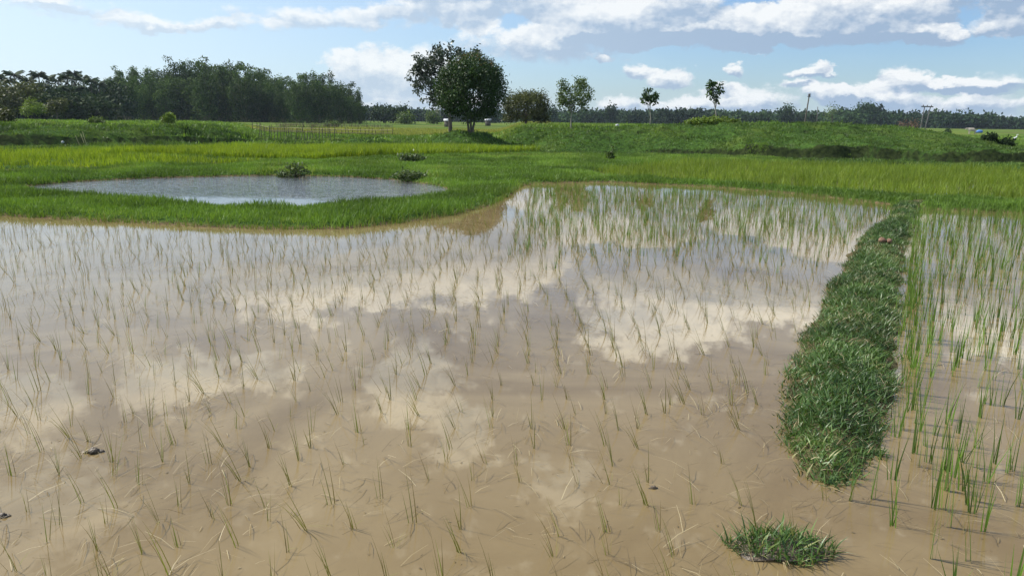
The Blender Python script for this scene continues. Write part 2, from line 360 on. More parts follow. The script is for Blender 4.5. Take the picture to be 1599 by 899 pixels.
def water_mat(name, ca, cb, bump=.02, bdist=.01, bscale=6.0, rough=.015, patch=None, stretch=(1, 1, 1)):
    m, t = mat(name); geo = t.node('ShaderNodeNewGeometry'); P_ = geo.outputs['Position']
    n1 = t.noise(P_, .55, 6, .6, 1.2); p = t.node('ShaderNodeBsdfPrincipled')
    t.l.new(t.mix(t.ss(n1, .32, .68), ca, cb), p.inputs['Base Color'])
    p.inputs['IOR'].default_value = 1.333; p.inputs['Roughness'].default_value = rough
    nz = t.noise(t.vm('MULTIPLY', P_, stretch), bscale, 3, .5)
    b = t.node('ShaderNodeBump'); b.inputs['Distance'].default_value = bdist
    if patch:
        sp = t.node('ShaderNodeSeparateXYZ'); t.l.new(P_, sp.inputs[0])
        k = t.m('MULTIPLY_ADD', t.m('SUBTRACT', t.noise(P_, .35, 3), .5), 2.5, sp.outputs[1])
        t.l.new(t.ss(k, patch[0], patch[1], bump * .06, bump), b.inputs['Strength'])
    else: b.inputs['Strength'].default_value = bump
    t.l.new(nz, b.inputs['Height']); t.l.new(b.outputs[0], p.inputs['Normal'])
    o = t.node('ShaderNodeOutputMaterial'); t.l.new(p.outputs[0], o.inputs[0]); return m
M['paddy'] = water_mat('muddy_paddy_water', (.160, .112, .050), (.240, .178, .088), bump=.10, bdist=.004, bscale=3.0)
M['pond'] = water_mat('rippled_pond_water', (.05, .055, .05), (.08, .08, .07), bump=1.0, bdist=.06, bscale=5.0, patch=(15.0, 16.2), stretch=(.7, 1.3, 1))
M['field'] = water_mat('flooded_field_water', (.12, .11, .06), (.17, .15, .08), bump=.1, bdist=.004, bscale=3.0)

# ------------------------------------------------------------------ terrain
def px_poly(L, z=0.0): return np.array([gp(x, y, z) for x, y in L])
edge_px = [(-420, 318), (-150, 328), (0, 337), (130, 344), (330, 355), (440, 359), (540, 357), (620, 349), (700, 337), (755, 324), (790, 309), (812, 291), (840, 286), (950, 284),
           (1100, 291), (1250, 303), (1398, 320), (1383, 342), (1348, 368), (1322, 405), (1294, 460), (1262, 515), (1236, 590), (1216, 650), (1230, 705), (1254, 742), (1300, 758), (1345, 745),
           (1388, 690), (1392, 600), (1400, 500), (1408, 410), (1424, 352), (1440, 326), (1520, 329), (1620, 333), (1900, 343)]
NEAR = np.concatenate([px_poly(edge_px), np.array([(16.0, 1.0), (6.0, .9), (-8.0, .9), (-18.0, 1.2)])])
POND = px_poly([(15, 294), (100, 285), (240, 278), (420, 274), (540, 276), (620, 281), (680, 289), (706, 297), (680, 307), (590, 318), (480, 326), (400, 328), (320, 324), (190, 313), (70, 303)])
FIELD = px_poly([(925, 272), (985, 262), (1080, 254), (1250, 258), (1420, 263), (1620, 269), (1950, 279), (1950, 332), (1620, 319), (1420, 309), (1250, 298), (1100, 286), (945, 277)])
PUD = px_poly([(-60, 268), (30, 266), (110, 262), (140, 265), (60, 270), (-40, 274)])
def signed(P, poly):                        # > 0 outside the polygon
    x, y = P[:, 0], P[:, 1]; n = len(poly); d = np.full(len(P), 1e9); ins = np.zeros(len(P), bool)
    for i in range(n):
        a, b = poly[i], poly[(i + 1) % n]; e = b - a
        tt = np.clip(((x - a[0]) * e[0] + (y - a[1]) * e[1]) / (e @ e), 0, 1)
        d = np.minimum(d, np.hypot(x - a[0] - tt * e[0], y - a[1] - tt * e[1]))
        c = ((a[1] > y) != (b[1] > y)) & (x < (b[0] - a[0]) * (y - a[1]) / (b[1] - a[1] + 1e-12) + a[0]); ins ^= c
    return np.where(ins, -d, d)
def sst(x, a, b): t_ = np.clip((x - a) / (b - a), 0, 1); return t_ * t_ * (3 - 2 * t_)
# cheap smooth value noise
_tab = np.random.default_rng(3).random((256, 256))
def vn(x, y):
    xi = np.floor(x).astype(int); yi = np.floor(y).astype(int); fx = x - xi; fy = y - yi
    fx = fx * fx * (3 - 2 * fx); fy = fy * fy * (3 - 2 * fy)
    g = lambda i, j: _tab[(xi + i) & 255, (yi + j) & 255]
    return (g(0, 0) * (1 - fx) + g(1, 0) * fx) * (1 - fy) + (g(0, 1) * (1 - fx) + g(1, 1) * fx) * fy - .5
def fbm(x, y, o=4):
    s = 0; a = 1
    for i in range(o): s = s + a * vn(x * 2 ** i + 17 * i, y * 2 ** i + 31 * i); a *= .5
    return s
# long mound: crest seen at these pixels at depth 42
crest = np.array([at(x, y, 42.0) for x, y in [(835, 226), (860, 213), (900, 208), (950, 204), (1010, 200), (1060, 197), (1115, 194), (1200, 196), (1260, 195), (1340, 197), (1400, 201), (1450, 208), (1490, 222), (1525, 238), (1560, 246)]])
sbase = np.array([gp(x, y) for x, y in [(835, 231), (950, 240), (1060, 244), (1200, 249), (1340, 252), (1480, 256), (1560, 258)]])
lcrest = np.array([at(x, y, 41.5) for x, y in [(-500, 203), (-200, 203), (0, 203), (100, 204), (200, 206), (300, 204), (360, 207), (410, 214), (440, 221)]])
lbase = np.array([gp(x, y) for x, y in [(-500, 220), (-200, 227), (0, 231), (150, 230), (300, 227), (440, 224)]])
def Z(x, y, detail=True):
    x = np.asarray(x, float); y = np.asarray(y, float); shp = x.shape; x = x.ravel(); y = y.ravel(); P = np.stack([x, y], 1)
    near = (y < 45) & (np.abs(x) < 60)
    z = np.full(len(x), .06)
    if near.any():
        q = P[near]
        d = signed(q, NEAR); d = np.minimum(d, signed(q, POND)); df = signed(q, FIELD); dp = signed(q, PUD); dd = np.minimum(d, np.minimum(df, dp))
        dd = dd + fbm(q[:, 0] * 2.2, q[:, 1] * 2.2, 3) * .10
        zz = np.where(dd > 0, .075 * sst(dd, 0, .22), -.09 * sst(-dd, 0, .25) - .004)
        zz = np.where(dd > 0, zz + sst(dd, .1, .6) * fbm(q[:, 0] * 1.3, q[:, 1] * 1.3) * .05, zz)
        z[near] = zz
    z_low = z.copy(); out = sst(y, 34, 40)
    z = z + out * fbm(x * .12, y * .12) * .08
    # long mound on the right
    cz = np.interp(x, crest[:, 0], crest[:, 2], left=0, right=0); by = np.minimum(np.interp(x, sbase[:, 0], sbase[:, 1]), 38.5)
    inm = (x > crest[0, 0]) & (x < crest[-1, 0])
    w1 = .34 * sst(fbm(x * .35, x * 0 + 9), -.9, -.1) * sst(x, crest[3, 0], crest[5, 0]) * (.6 + .4 * (x > crest[6, 0])); f = w1 * sst(y + fbm(x * .5, x * 0 + 5) * .5, by - .1, by + .2) + (1 - w1) * sst(y, by - .3, 41.8); back = 1 - sst(y, 44, 52) * np.where(x < at(1040, 200, 42)[0], .25, .8)
    lump = fbm(x * .7, y * 1.1) * .26 + fbm(x * .3, y * .3) * .12 + fbm(x * 2.2, y * 2.6, 2) * .12
    mz = cz * (f ** .75) * back + lump * f * back * sst(cz, .2, 1)
    z = np.where(inm, np.maximum(z, mz), z)
    # raised land behind the mango and left of the mound, with its brown track
    pl = sst(y, 46.5, 50) * (1 - sst(y, 120, 160)) * sst(x / np.maximum(y, 1), -.03, .02) * (1 - sst(x / np.maximum(y, 1), .24, .36))
    z = np.maximum(z, pl * (1.12 + fbm(x * .2, y * .2) * .10))
    # mango mound
    mx, my, _ = at(728, 205, 47.0)
    r = np.hypot((x - mx) / 3.6, (y - my) / 2.6); z = np.maximum(z, .86 * (1 - sst(r, .15, 1.0)) + np.where(r < 1, fbm(x * 1.2, y * 1.2) * .12, 0))
    # bank on the left, two uneven steps
    lz = np.interp(x / np.maximum(y, 1) * 41.5, lcrest[:-2, 0], lcrest[:-2, 2]); lb = np.interp(x, lbase[:, 0], lbase[:, 1])
    ra = x / np.maximum(y, 1); inl = ra < -.285
    wv = fbm(x * .3, x * 0 + 2, 3) * .8; w1 = .70 + .25 * fbm(x * .4, x * 0 + 4, 3); f = w1 * sst(y + wv, lb - .05, lb + .25) + (1 - w1) * sst(y, lb + 1.0 + fbm(x * .5, y * .1) * 1.0, lb + 1.8 + fbm(x * .5, y * .1) * 1.0)
    bl = lz * f * (1 - sst(y, 90, 150)) + (fbm(x * .6, y * .9) * .26 + fbm(x * 1.8, y * 2.2, 2) * .12) * f
    z = np.where(inl, np.maximum(z, bl * (1 - sst(ra, -.375, -.292))), z)
    # low ridge before the fence
    a0 = at(520, 220, 49)[0]; a1 = at(625, 220, 49)[0]
    rr = np.sqrt(((x - (a0 + a1) / 2) / ((a1 - a0) / 2)) ** 2 + ((y - 49.2) / 1.1) ** 2); z = np.maximum(z, .34 * (1 - sst(rr, .35, 1)))
    # small dark mound far right
    bx, by2, _ = at(1590, 245, 39); r = np.hypot((x - bx) / 2.6, (y - 39.5) / 2.2); z = np.maximum(z, .62 * (1 - sst(r, .2, 1)) + np.where(r < 1, fbm(x, y) * .12, 0))
    z = np.where((y < 33.5) & ((z_low < .0) | (y < 30)), z_low, z)          # banks and mounds start beyond the flooded fields
    # grass strip behind the pond is a touch higher
    z = np.where((y > 20) & (y < 34) & (z > .05), z + sst(y, 20, 22) * fbm(x * .5, y * .5) * .08, z)
    return z.reshape(shp)
def axis(dense0, dense1, step, lo, hi, g=1.07):
    a = list(np.arange(dense0, dense1 + 1e-6, step)); s = step
    while a[-1] < hi: s *= g; a.append(a[-1] + s)
    b = []; s = step; v = dense0
    while v > lo: s *= g; v -= s; b.append(v)
    return np.array(b[::-1] + a)
gx = axis(-13, 13, .10, -3500, 3500, 1.045)
gy = axis(30, 53, .14, -400, 4500, 1.03); gy = np.concatenate([np.arange(.6, 22, .10), np.arange(22, 30, .2), gy[gy > 29.99]])
gy = np.concatenate([np.arange(-400, 0, 40.0), np.array([-.5, .2]), gy[gy > .5]])
GX, GY = np.meshgrid(gx, gy); GZ = Z(GX, GY)
nx, ny = len(gx), len(gy)
idx = np.arange(nx * ny).reshape(ny, nx)
Q = np.stack([idx[:-1, :-1], idx[:-1, 1:], idx[1:, 1:], idx[1:, :-1]], -1).reshape(-1, 4)
print('ground', nx, ny)
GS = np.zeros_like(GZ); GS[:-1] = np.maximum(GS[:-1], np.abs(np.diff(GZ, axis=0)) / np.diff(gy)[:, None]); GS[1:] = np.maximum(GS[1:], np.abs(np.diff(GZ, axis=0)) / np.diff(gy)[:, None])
FACE_SHADE = (sst(GS, .5, 1.0) * (GY > 30) * (GY < 53)).astype(np.float32)  # slope mask for the painted shade on steep faces
def slope(P): return (Z(P[:, 0], P[:, 1] + .1) - Z(P[:, 0], P[:, 1] - .1)) / .2
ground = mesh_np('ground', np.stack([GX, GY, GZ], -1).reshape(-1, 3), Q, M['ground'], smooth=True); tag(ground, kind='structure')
xr = (GX / np.maximum(GY, 1)).ravel(); yy = GY.ravel()
br = sst(yy, 49, 52) * (1 - sst(yy, 78, 92)) * sst(xr, -.03, .0) * (1 - sst(xr, .16, .22))
gP = np.stack([GX.ravel(), GY.ravel()], 1); nb_ = (gP[:, 1] < 17) & (gP[:, 1] > 2) & (gP[:, 0] > .3) & (gP[:, 0] < 11); BUNDp = px_poly([(1440, 318), (1398, 322), (1383, 342), (1348, 368), (1322, 405), (1294, 460), (1262, 515), (1236, 590), (1216, 650), (1230, 705), (1254, 742), (1300, 762), (1345, 748), (1390, 690), (1394, 600), (1402, 500), (1410, 410), (1426, 352)])
br[nb_] = np.maximum(br[nb_], .85 * (signed(gP[nb_], BUNDp) < .12))
br = np.maximum(br, .8 * sst(yy, 90, 100) * (1 - sst(yy, 120, 135)) * sst(xr, -.09, -.05) * (1 - sst(xr, .05, .1)))
a = ground.data.attributes.new('face_shade', 'FLOAT', 'POINT'); a.data.foreach_set('value', FACE_SHADE.ravel())
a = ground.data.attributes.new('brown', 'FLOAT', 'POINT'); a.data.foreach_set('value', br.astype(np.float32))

def sheet(name, poly, m, grow=.14, z=0.0):
    n = len(poly); area = sum(poly[i][0] * poly[(i + 1) % n][1] - poly[(i + 1) % n][0] * poly[i][1] for i in range(n))
    s = 1 if area > 0 else -1; out = []
    for i in range(n):
        a, b, c = poly[i - 1], poly[i], poly[(i + 1) % n]
        e1 = (b - a) / np.linalg.norm(b - a); e2 = (c - b) / np.linalg.norm(c - b)
        nn = np.array([e1[1] + e2[1], -e1[0] - e2[0]]) * s; nn /= np.linalg.norm(nn) + 1e-9; out.append(b + nn * grow)
    me = bpy.data.meshes.new(name); me.from_pydata([(p[0], p[1], z) for p in out], [], [tuple(range(n)) if s > 0 else tuple(range(n))[::-1]]); me.materials.append(m)
    o = bpy.data.objects.new(name, me); COL.objects.link(o); return tag(o, kind='structure')
sheet('paddy_water', NEAR, M['paddy']); sheet('pond_water', POND, M['pond']); sheet('field_water', FIELD, M['field']); sheet('field_water', PUD, M['field'])

# ------------------------------------------------------------------ scatter helpers
def scatter(x0, x1, y0, y1, dens):
    n = int((x1 - x0) * (y1 - y0) * dens); return np.stack([rng.uniform(x0, x1, n), rng.uniform(y0, y1, n)], 1)
def in_view(P, m=60):                        # keep what the frame could show, with a margin for a step aside
    half = (799.5 + m) / FPX
    return np.abs(P[:, 0]) < P[:, 1] * half + .6
def on_ground(P, lift=-.01): return np.concatenate([P, (Z(P[:, 0], P[:, 1]) + lift)[:, None]], 1)
U = rng.uniform
def stuff(name, parts, m, label, cat):
    V, Q, R = join(parts) if isinstance(parts, list) else parts
    o = mesh_np(name, V, Q, m, rnd=R); print(name, len(Q)); return tag(o, label, cat, kind='stuff')

# grass on the right-hand bund (near): broad short leaves, thick
BUND = px_poly([(1440, 318), (1398, 322), (1383, 342), (1348, 368), (1322, 405), (1294, 460), (1262, 515), (1236, 590), (1216, 650), (1230, 705), (1254, 742), (1300, 762), (1345, 748), (1390, 690), (1394, 600), (1402, 500), (1410, 410), (1426, 352)])
P = scatter(0.8, 9.5, 2.8, 15.6, 7600); sd = signed(P, BUND) + fbm(P[:, 0] * 3.5, P[:, 1] * 3.5, 3) * .12; P = P[(sd < .05) & (rng.random(len(P)) < np.where(P[:, 1] > 8, .55, 1.0) * sst(-sd, -.05, .06))]
clump = fbm(P[:, 0] * 6, P[:, 1] * 6, 2); P = P[(clump * .8 + 1.3 * vn(P[:, 0] * 2.4 + 5, P[:, 1] * 2.4) + rng.random(len(P)) * .9) > -.02]
n = len(P); P3 = on_ground(P, -.005); edge = signed(P, BUND)
L = U(.035, .088, n) * (1 + .7 * vn(P[:, 0] * 3, P[:, 1] * 3))
r = np.clip(.5 + .6 * fbm(P[:, 0] * 2, P[:, 1] * 2, 3) + U(-.35, .35, n), 0, .97)
B1 = blades(P3, L, U(.0045, .0085, n) * (1 + P[:, 1] * .03), U(.5, 1.45, n), U(0, 6.28, n), K=3, rnd=r, taper=(.7, 1, .7, .05))
stuff('bund_grass', B1, M['bundgrass'], 'thick blue-green grass covering the narrow bund beside the right paddy', 'grass')
s_ = rng.random(n) < .03 * (1 + 1.6 * (vn(P[:, 0] * 2.5, P[:, 1] * 2.5) > .12)) + .10 * (edge > -.07)
ps = P3[s_]; ps[:, 2] += U(.01, .05, len(ps)); k = len(ps)
stuff('dry_grass', blades(ps, U(.03, .11, k), U(.002, .004, k), U(1.1, 1.5, k), U(0, 6.28, k), K=2), M['straw'], 'pale dry grass stems lying among the green on the narrow bund', 'dry grass')

# grass round the pond and over the middle ground
P = scatter(-20, 11.5, 9, 36, 420); P = P[in_view(P)]
d1 = signed(P, NEAR); d2 = signed(P, POND); d3 = signed(P, FIELD); d4 = signed(P, PUD); dall = np.minimum(np.minimum(d1, d2), np.minimum(d3, d4))
YR1 = px_poly([(-300, 246), (100, 245), (250, 240), (440, 236), (700, 237), (850, 240), (700, 246), (560, 251), (420, 253), (300, 250), (210, 247), (190, 248), (-300, 252)])
YR2 = px_poly([(-300, 252), (150, 250), (215, 250), (310, 253), (420, 258), (250, 262), (150, 265), (0, 269), (-300, 273)])
dy = np.minimum(signed(P, YR1), signed(P, YR2))
keep = (dall > -.02) & (dy > 0) & (signed(P, BUND) > .02); P = P[keep]; dall = dall[keep]
P = P[rng.random(len(P)) < np.where(P[:, 1] < 17, 1.0, .75)]
n = len(P); cl = vn(P[:, 0] * 1.4, P[:, 1] * 1.4) + .5 * vn(P[:, 0] * 4, P[:, 1] * 4); P3 = on_ground(P)
tall = 1 + .95 * cl
REP = 3
parts = []
for k in range(REP):
    Q3 = P3 + np.concatenate([rng.normal(0, .035, (n, 2)), np.zeros((n, 1))], 1)
    r = np.clip(.55 + .55 * fbm(P[:, 0] * .45, P[:, 1] * .45, 3) + U(-.3, .3, n), 0, 1)
    parts.append(blades(Q3, U(.055, .14, n) * tall, U(.010, .017, n) * (P[:, 1] / 14) ** .5, U(.05, .8, n), U(0, 6.28, n), K=2, rnd=r, taper=(.9, .8, .06)))
stuff('pond_grass', parts, M['grass'], 'bright green grass around the pond and across the middle ground', 'grass')

# low weeds and grass on the mounds and banks
P = scatter(-42, 34, 30.2, 56, 44); P = P[in_view(P)]; z = Z(P[:, 0], P[:, 1]); P = P[((z > .16) | ((P[:, 1] > 34) | (P[:, 0] > 8)) & (z > .02)) & (rng.random(len(P)) < 1 - .93 * sst(slope(P), .7, 1.3))]
n = len(P); P3 = on_ground(P, -.02); parts = []
cl = vn(P[:, 0] * 1.1, P[:, 1] * 1.1)
for k in range(4):
    Q3 = P3 + np.concatenate([rng.normal(0, .08, (n, 2)), np.zeros((n, 1))], 1)
    r = np.clip(.5 + .7 * fbm(P[:, 0] * .35, P[:, 1] * .35, 3) + U(-.3, .3, n), 0, 1)
    parts.append(blades(Q3, U(.05, .13, n) * (1 + .9 * cl + 1.6 * ((vn(P[:, 0] * .55 + 40, P[:, 1] * .9) > .22) & (P[:, 0] < -3))), U(.025, .05, n), U(.1, 1.0, n), U(0, 6.28, n), K=2, rnd=r, taper=(.9, .8, .08)))
stuff('mound_grass', parts, M['mound'], 'rough green weeds and grass growing over the earth banks', 'grass')

# grass beyond: sparse tufts giving the far fields their grain
P = scatter(-75, 85, 42, 120, 5.0); P = P[in_view(P)]; z = Z(P[:, 0], P[:, 1]); n = len(P); P3 = on_ground(P, -.02)
stuff('far_grass', [blades(P3 + np.array([dx_, 0, 0]), U(.10, .26, n), U(.05, .12, n), U(.1, .9, n), U(0, 6.28, n), K=2, taper=(.9, .8, .1), rnd=np.clip(.55 + .8 * fbm(P[:, 0] * .08, P[:, 1] * .2, 3) + U(-.2, .2, n), 0, 1)) for dx_ in (0, .11, -.09)],
      M['grass'], 'short rough grass across the far fields', 'grass')

# standing rice crops behind
def crop(name, polys, m, step, hmin, hmax, nb, wid, label, gap=0.0, x0=-34, x1=34, y0=16, y1=45, zl=-.01):
    gx_, gy_ = np.meshgrid(np.arange(x0, x1, step), np.arange(y0, y1, step * 1.1)); P = np.stack([gx_.ravel(), gy_.ravel()], 1)
    P += rng.normal(0, step * .16, P.shape); P = P[in_view(P)]
    s = np.min([signed(P, q) for q in polys], axis=0); P = P[s < -.03]; P = P[(fbm(P[:, 0] * .8, P[:, 1] * .8, 2) + rng.random(len(P)) * 1.2) > gap]
    P3 = on_ground(P, zl); P3[:, 2] = np.maximum(P3[:, 2], -.04); n = len(P); parts = []
    hh = 1 + .35 * fbm(P[:, 0] * .5, P[:, 1] * .5, 3); hr = rng.random(n) * .5
    for k in range(nb):
        Q3 = P3 + np.concatenate([rng.normal(0, .02, (n, 2)), np.zeros((n, 1))], 1)
        parts.append(blades(Q3, U(hmin, hmax, n) * hh, wid * U(.7, 1.2, n), U(.05, .55, n), U(0, 6.28, n), K=2, curl=2.0, taper=(.7, .9, .08), rnd=np.clip(hr + U(0, .5, n), 0, 1)))
    stuff(name, parts, m, label, 'rice')
crop('rice_crop', [YR1], M['yellowrice'], .16, .28, .42, 8, .028, 'bright yellow-green rice standing thick in front of the left bank')
crop('rice_crop', [YR2], M['yellowrice'], .20, .18, .30, 6, .024, 'thinner yellowish rice standing at the left edge behind the pond', gap=.15)
crop('rice_crop', [FIELD], M['greenrice'], .19, .22, .34, 7, .017, 'mid-green rice standing in the flooded field below the long mound', gap=.12)

YR3 = px_poly([(380, 205), (560, 202), (700, 203), (860, 205), (860, 208), (700, 211), (640, 215), (600, 213), (396, 208)])
crop('rice_crop', [YR3], M['paleRice'], .34, .22, .36, 5, .06, 'pale yellow ripening strip of rice behind the long low fence', x0=-40, x1=12, y0=50, y1=110)

# ------------------------------------------------------------------ rice seedlings in the near paddies
def seedling(green, seed):
    """one hill of rice: a few thin leaves from one base, in local coordinates"""
    g = np.random.default_rng(seed); parts = []
    n = g.integers(3, 6) if not green else g.integers(4, 8); l0 = g.uniform(.12, .5); a0 = g.normal(-1.35, .45)
    for k in range(n):
        b = np.array([[g.normal(0, .008), g.normal(0, .008), -.05]])
        if green:
            L = g.uniform(.16, .34); lean = abs(g.normal(.12, .14)); az = g.uniform(0, 6.28); wd = g.uniform(.0035, .0075)
        else:
            L = g.uniform(.14, .30); lean = max(.03, l0 + g.normal(0, .09)); az = a0 + g.normal(0, .25); wd = g.uniform(.0024, .0046)
        parts.append(blades(b, L, wd, lean, az, K=4, curl=g.uniform(1.1, 1.8), rnd=np.array([g.beta(1.3, 2.6) if not green else g.random()]), taper=(1, 1, .75, .4, .05), twist=g.uniform(-.4, .4)))
    if not green:                            # older leaves bent over on the water
        for k in range(g.integers(1, 4)):
            b = np.array([[0.0, 0, g.uniform(.0, .02)]])
            parts.append(blades(b, g.uniform(.05, .16), .003, g.uniform(1.35, 1.5), g.uniform(0, 6.28), K=3, curl=1.0, rnd=np.array([g.uniform(.0, .4)]), taper=(1, .8, .05), twist=g.uniform(-.5, .5)))
    return join(parts)
var_b = [seedling(False, 100 + i) for i in range(14)]; var_g = [seedling(True, 200 + i) for i in range(12)]
me_b = [mesh_np('rice_seedling', *v[:2], M['seedling'], rnd=v[2], data_only=True) for v in var_b]
me_g = [mesh_np('rice_seedling', *v[:2], M['seedgreen'], rnd=v[2], data_only=True) for v in var_g]
ST = .205
gx_, gy_ = np.meshgrid(np.arange(-14, 14, ST), np.arange(1.6, 19.5, ST)); P = np.stack([gx_.ravel(), gy_.ravel()], 1)
P = P + np.stack([.03 * P[:, 1] + .25 * vn(P[:, 0] * .5, P[:, 1] * .5), .3 * vn(P[:, 0] * .6 + 9, P[:, 1] * .6)], 1) + rng.normal(0, .026, P.shape)
bund_x = np.interp(P[:, 1], BUND[:, 1][::-1][:1].tolist() + [0], [0, 0]) if False else None
def bund_mid(y):                              # x of the bund's middle line at depth y
    L_ = np.array([gp(1300, 760), gp(1315, 650), gp(1330, 560), gp(1352, 460), gp(1372, 400), gp(1400, 345), gp(1420, 322)]); return np.interp(y, L_[:, 1], L_[:, 0])
right = P[:, 0] > bund_mid(P[:, 1])
ok = (signed(P, NEAR) < -.08) & in_view(P, 20) & (signed(P, BUND) > .06)
# thinner in the near left, bare patches, thick towards the far right of the main paddy
far = sst(P[:, 1], 7, 12)
prob = .93 - .22 * (vn(P[:, 0] * .7, P[:, 1] * .7) > .18)
prob = np.where(~right & (P[:, 1] < 4) & (P[:, 0] > .7), .35, prob)
ok &= rng.random(len(P)) < prob
P = P[ok]; right = right[ok]
# extra hills where the crop is densest, beyond the middle
E = scatter(-3.5, 9, 7.0, 18.8, 46); E = E[rng.random(len(E)) < sst(E[:, 1], 7.5, 11.5)]; E = E[(signed(E, NEAR) < -.1) & (signed(E, BUND) > .05) & (E[:, 0] < bund_mid(E[:, 1])) & (E[:, 0] > -.5 + .05 * E[:, 1])]
P = np.concatenate([P, E]); right = np.concatenate([right, np.zeros(len(E), bool)])
E = scatter(1.2, 11, 3.0, 15, 13); E = E[(signed(E, NEAR) < -.05) & (E[:, 0] > bund_mid(E[:, 1])) & in_view(E, 20)]; P = np.concatenate([P, E]); right = np.concatenate([right, np.ones(len(E), bool)])
# taller fringe along the water side of the bund
fy = np.arange(3.0, 14, .10); fx = np.array([BUND[np.argmin(np.abs(BUND[12:, 1] - y)) + 12][0] for y in fy])
redge = np.array([gp(1392, 690), gp(1400, 600), gp(1408, 500), gp(1416, 410), gp(1432, 352)]); fx = np.interp(fy, redge[:, 1], redge[:, 0]) + rng.normal(.07, .05, len(fy))
P = np.concatenate([P, np.stack([fx, fy], 1)]); right = np.concatenate([right, np.ones(len(fx), bool)])
vis = np.abs(P[:, 0]) < P[:, 1] * (799.5 / FPX) + .05
# bottom of frame
vis &= P[:, 1] > 2.35
order = np.argsort(np.hypot(P[:, 0], P[:, 1]) + np.where(vis, 0, 100)); near_i = set(order[:300].tolist())
bp, gpz = [], []
for i in range(len(P)):
    x, y = P[i]; g = bool(right[i]) or (x > -.5 + .05 * y and random.random() < .8 * min(1, max(0, (y - 7.5) / 4.5)))
    sc = random.uniform(.75, 1.12) * (1.12 if right[i] else (.76 if g else .94)); rz = random.uniform(-.5, .5) if not g else random.uniform(0, 6.28)
    v = random.randrange(len(var_g if g else var_b))
    if i in near_i:
        o = bpy.data.objects.new('rice_seedling', (me_g if g else me_b)[v]); COL.objects.link(o); o.location = (x, y, 0); o.scale = (sc,) * 3; o.rotation_euler.z = rz
        if right[i]: tag(o, 'upright green rice seedling in the water right of the grassy bund', 'rice seedling', 'green rice seedlings right of the bund')
        else: tag(o, 'thin olive rice seedling leaning left in the muddy main paddy', 'rice seedling', 'rice seedlings in the main paddy')
    else:
        V, Q, R = (var_g if g else var_b)[v]; ca, sa = math.cos(rz) * sc, math.sin(rz) * sc; wf = 1 + max(0, y - 6) * .02
        V2 = np.stack([V[:, 0] * ca - V[:, 1] * sa + x, V[:, 0] * sa + V[:, 1] * ca + y, V[:, 2] * sc], 1)
        (gpz if g else bp).append((V2, Q, R))
stuff('rice_seedlings', bp, M['seedling'], 'olive rice seedlings in rows farther out across the main paddy', 'rice seedlings')
stuff('rice_seedlings', gpz, M['seedgreen'], 'green rice seedlings in rows farther out in the flooded paddies', 'rice seedlings')

# floating straw and dead leaves
P = scatter(-4.5, 4.8, 2.0, 8.5, 190); P = P[(signed(P, NEAR) < -.05) & in_view(P)]
cc = vn(P[:, 0] * 1.6, P[:, 1] * 1.6) + .35 * (P[:, 1] < 4.2); P = P[(cc + rng.random(len(P)) * .6) > .38]
n = len(P); P3 = np.concatenate([P, U(.001, .006, (n, 1))], 1)
a1 = blades(P3, U(.03, .19, n), U(.0018, .0036, n), U(1.30, 1.56, n), rng.normal(1.4, 1.2, n), K=2, curl=1.3, taper=(.8, 1, .5), twist=U(-.6, .6, n), rnd=U(0, 1, n) ** 1.5)
P = scatter(-9, 9, 5, 17, 9); P = P[(signed(P, NEAR) < -.1) & in_view(P)]; n = len(P); P3 = np.concatenate([P, U(.001, .006, (n, 1))], 1)
a2 = blades(P3, U(.05, .22, n), U(.003, .007, n), U(1.45, 1.56, n), rng.normal(1.5, .7, n), K=2, curl=1.0, taper=(.8, 1, .5), twist=U(-1.2, 1.2, n), rnd=U(0, .6, n))
P = scatter(-5, 5, 2.0, 9.0, 45); P = P[(signed(P, NEAR) < -.03) & in_view(P)]; P = P[(vn(P[:, 0] * .9, P[:, 1] * .9) + rng.random(len(P)) * .7) > .3]; n = len(P); P3 = np.concatenate([P, U(.001, .003, (n, 1))], 1)
a3 = blades(P3, U(.006, .022, n), U(.003, .007, n), U(1.5, 1.56, n), U(0, 6.28, n), K=2, curl=1.0, taper=(.5, 1, .3), twist=U(0, 3, n), rnd=U(0, .55, n))
stuff('straw_litter', [a1, a2, a3], M['straw'], 'broken straw and dead rice leaves floating on the muddy water', 'straw')

# yellow rim weeds along the grassy shore
sh = NEAR[3:14]; parts = []
pts = []
for i in range(len(sh) - 1):
    k = int(np.linalg.norm(sh[i + 1] - sh[i]) * 26)
    for j in range(k): pts.append(sh[i] + (sh[i + 1] - sh[i]) * random.random() + np.array([random.gauss(0, .05), random.gauss(-.10, .10)]))
pts = np.array(pts); n = len(pts); P3 = np.concatenate([pts, np.full((n, 1), -.03)], 1)
stuff('shore_weeds', blades(P3, U(.06, .22, n), U(.006, .011, n), U(.05, .6, n), U(0, 6.28, n), K=2, rnd=U(.1, .8, n)), M['seedling'], 'yellowed weeds along the water edge of the pond bank', 'weeds')

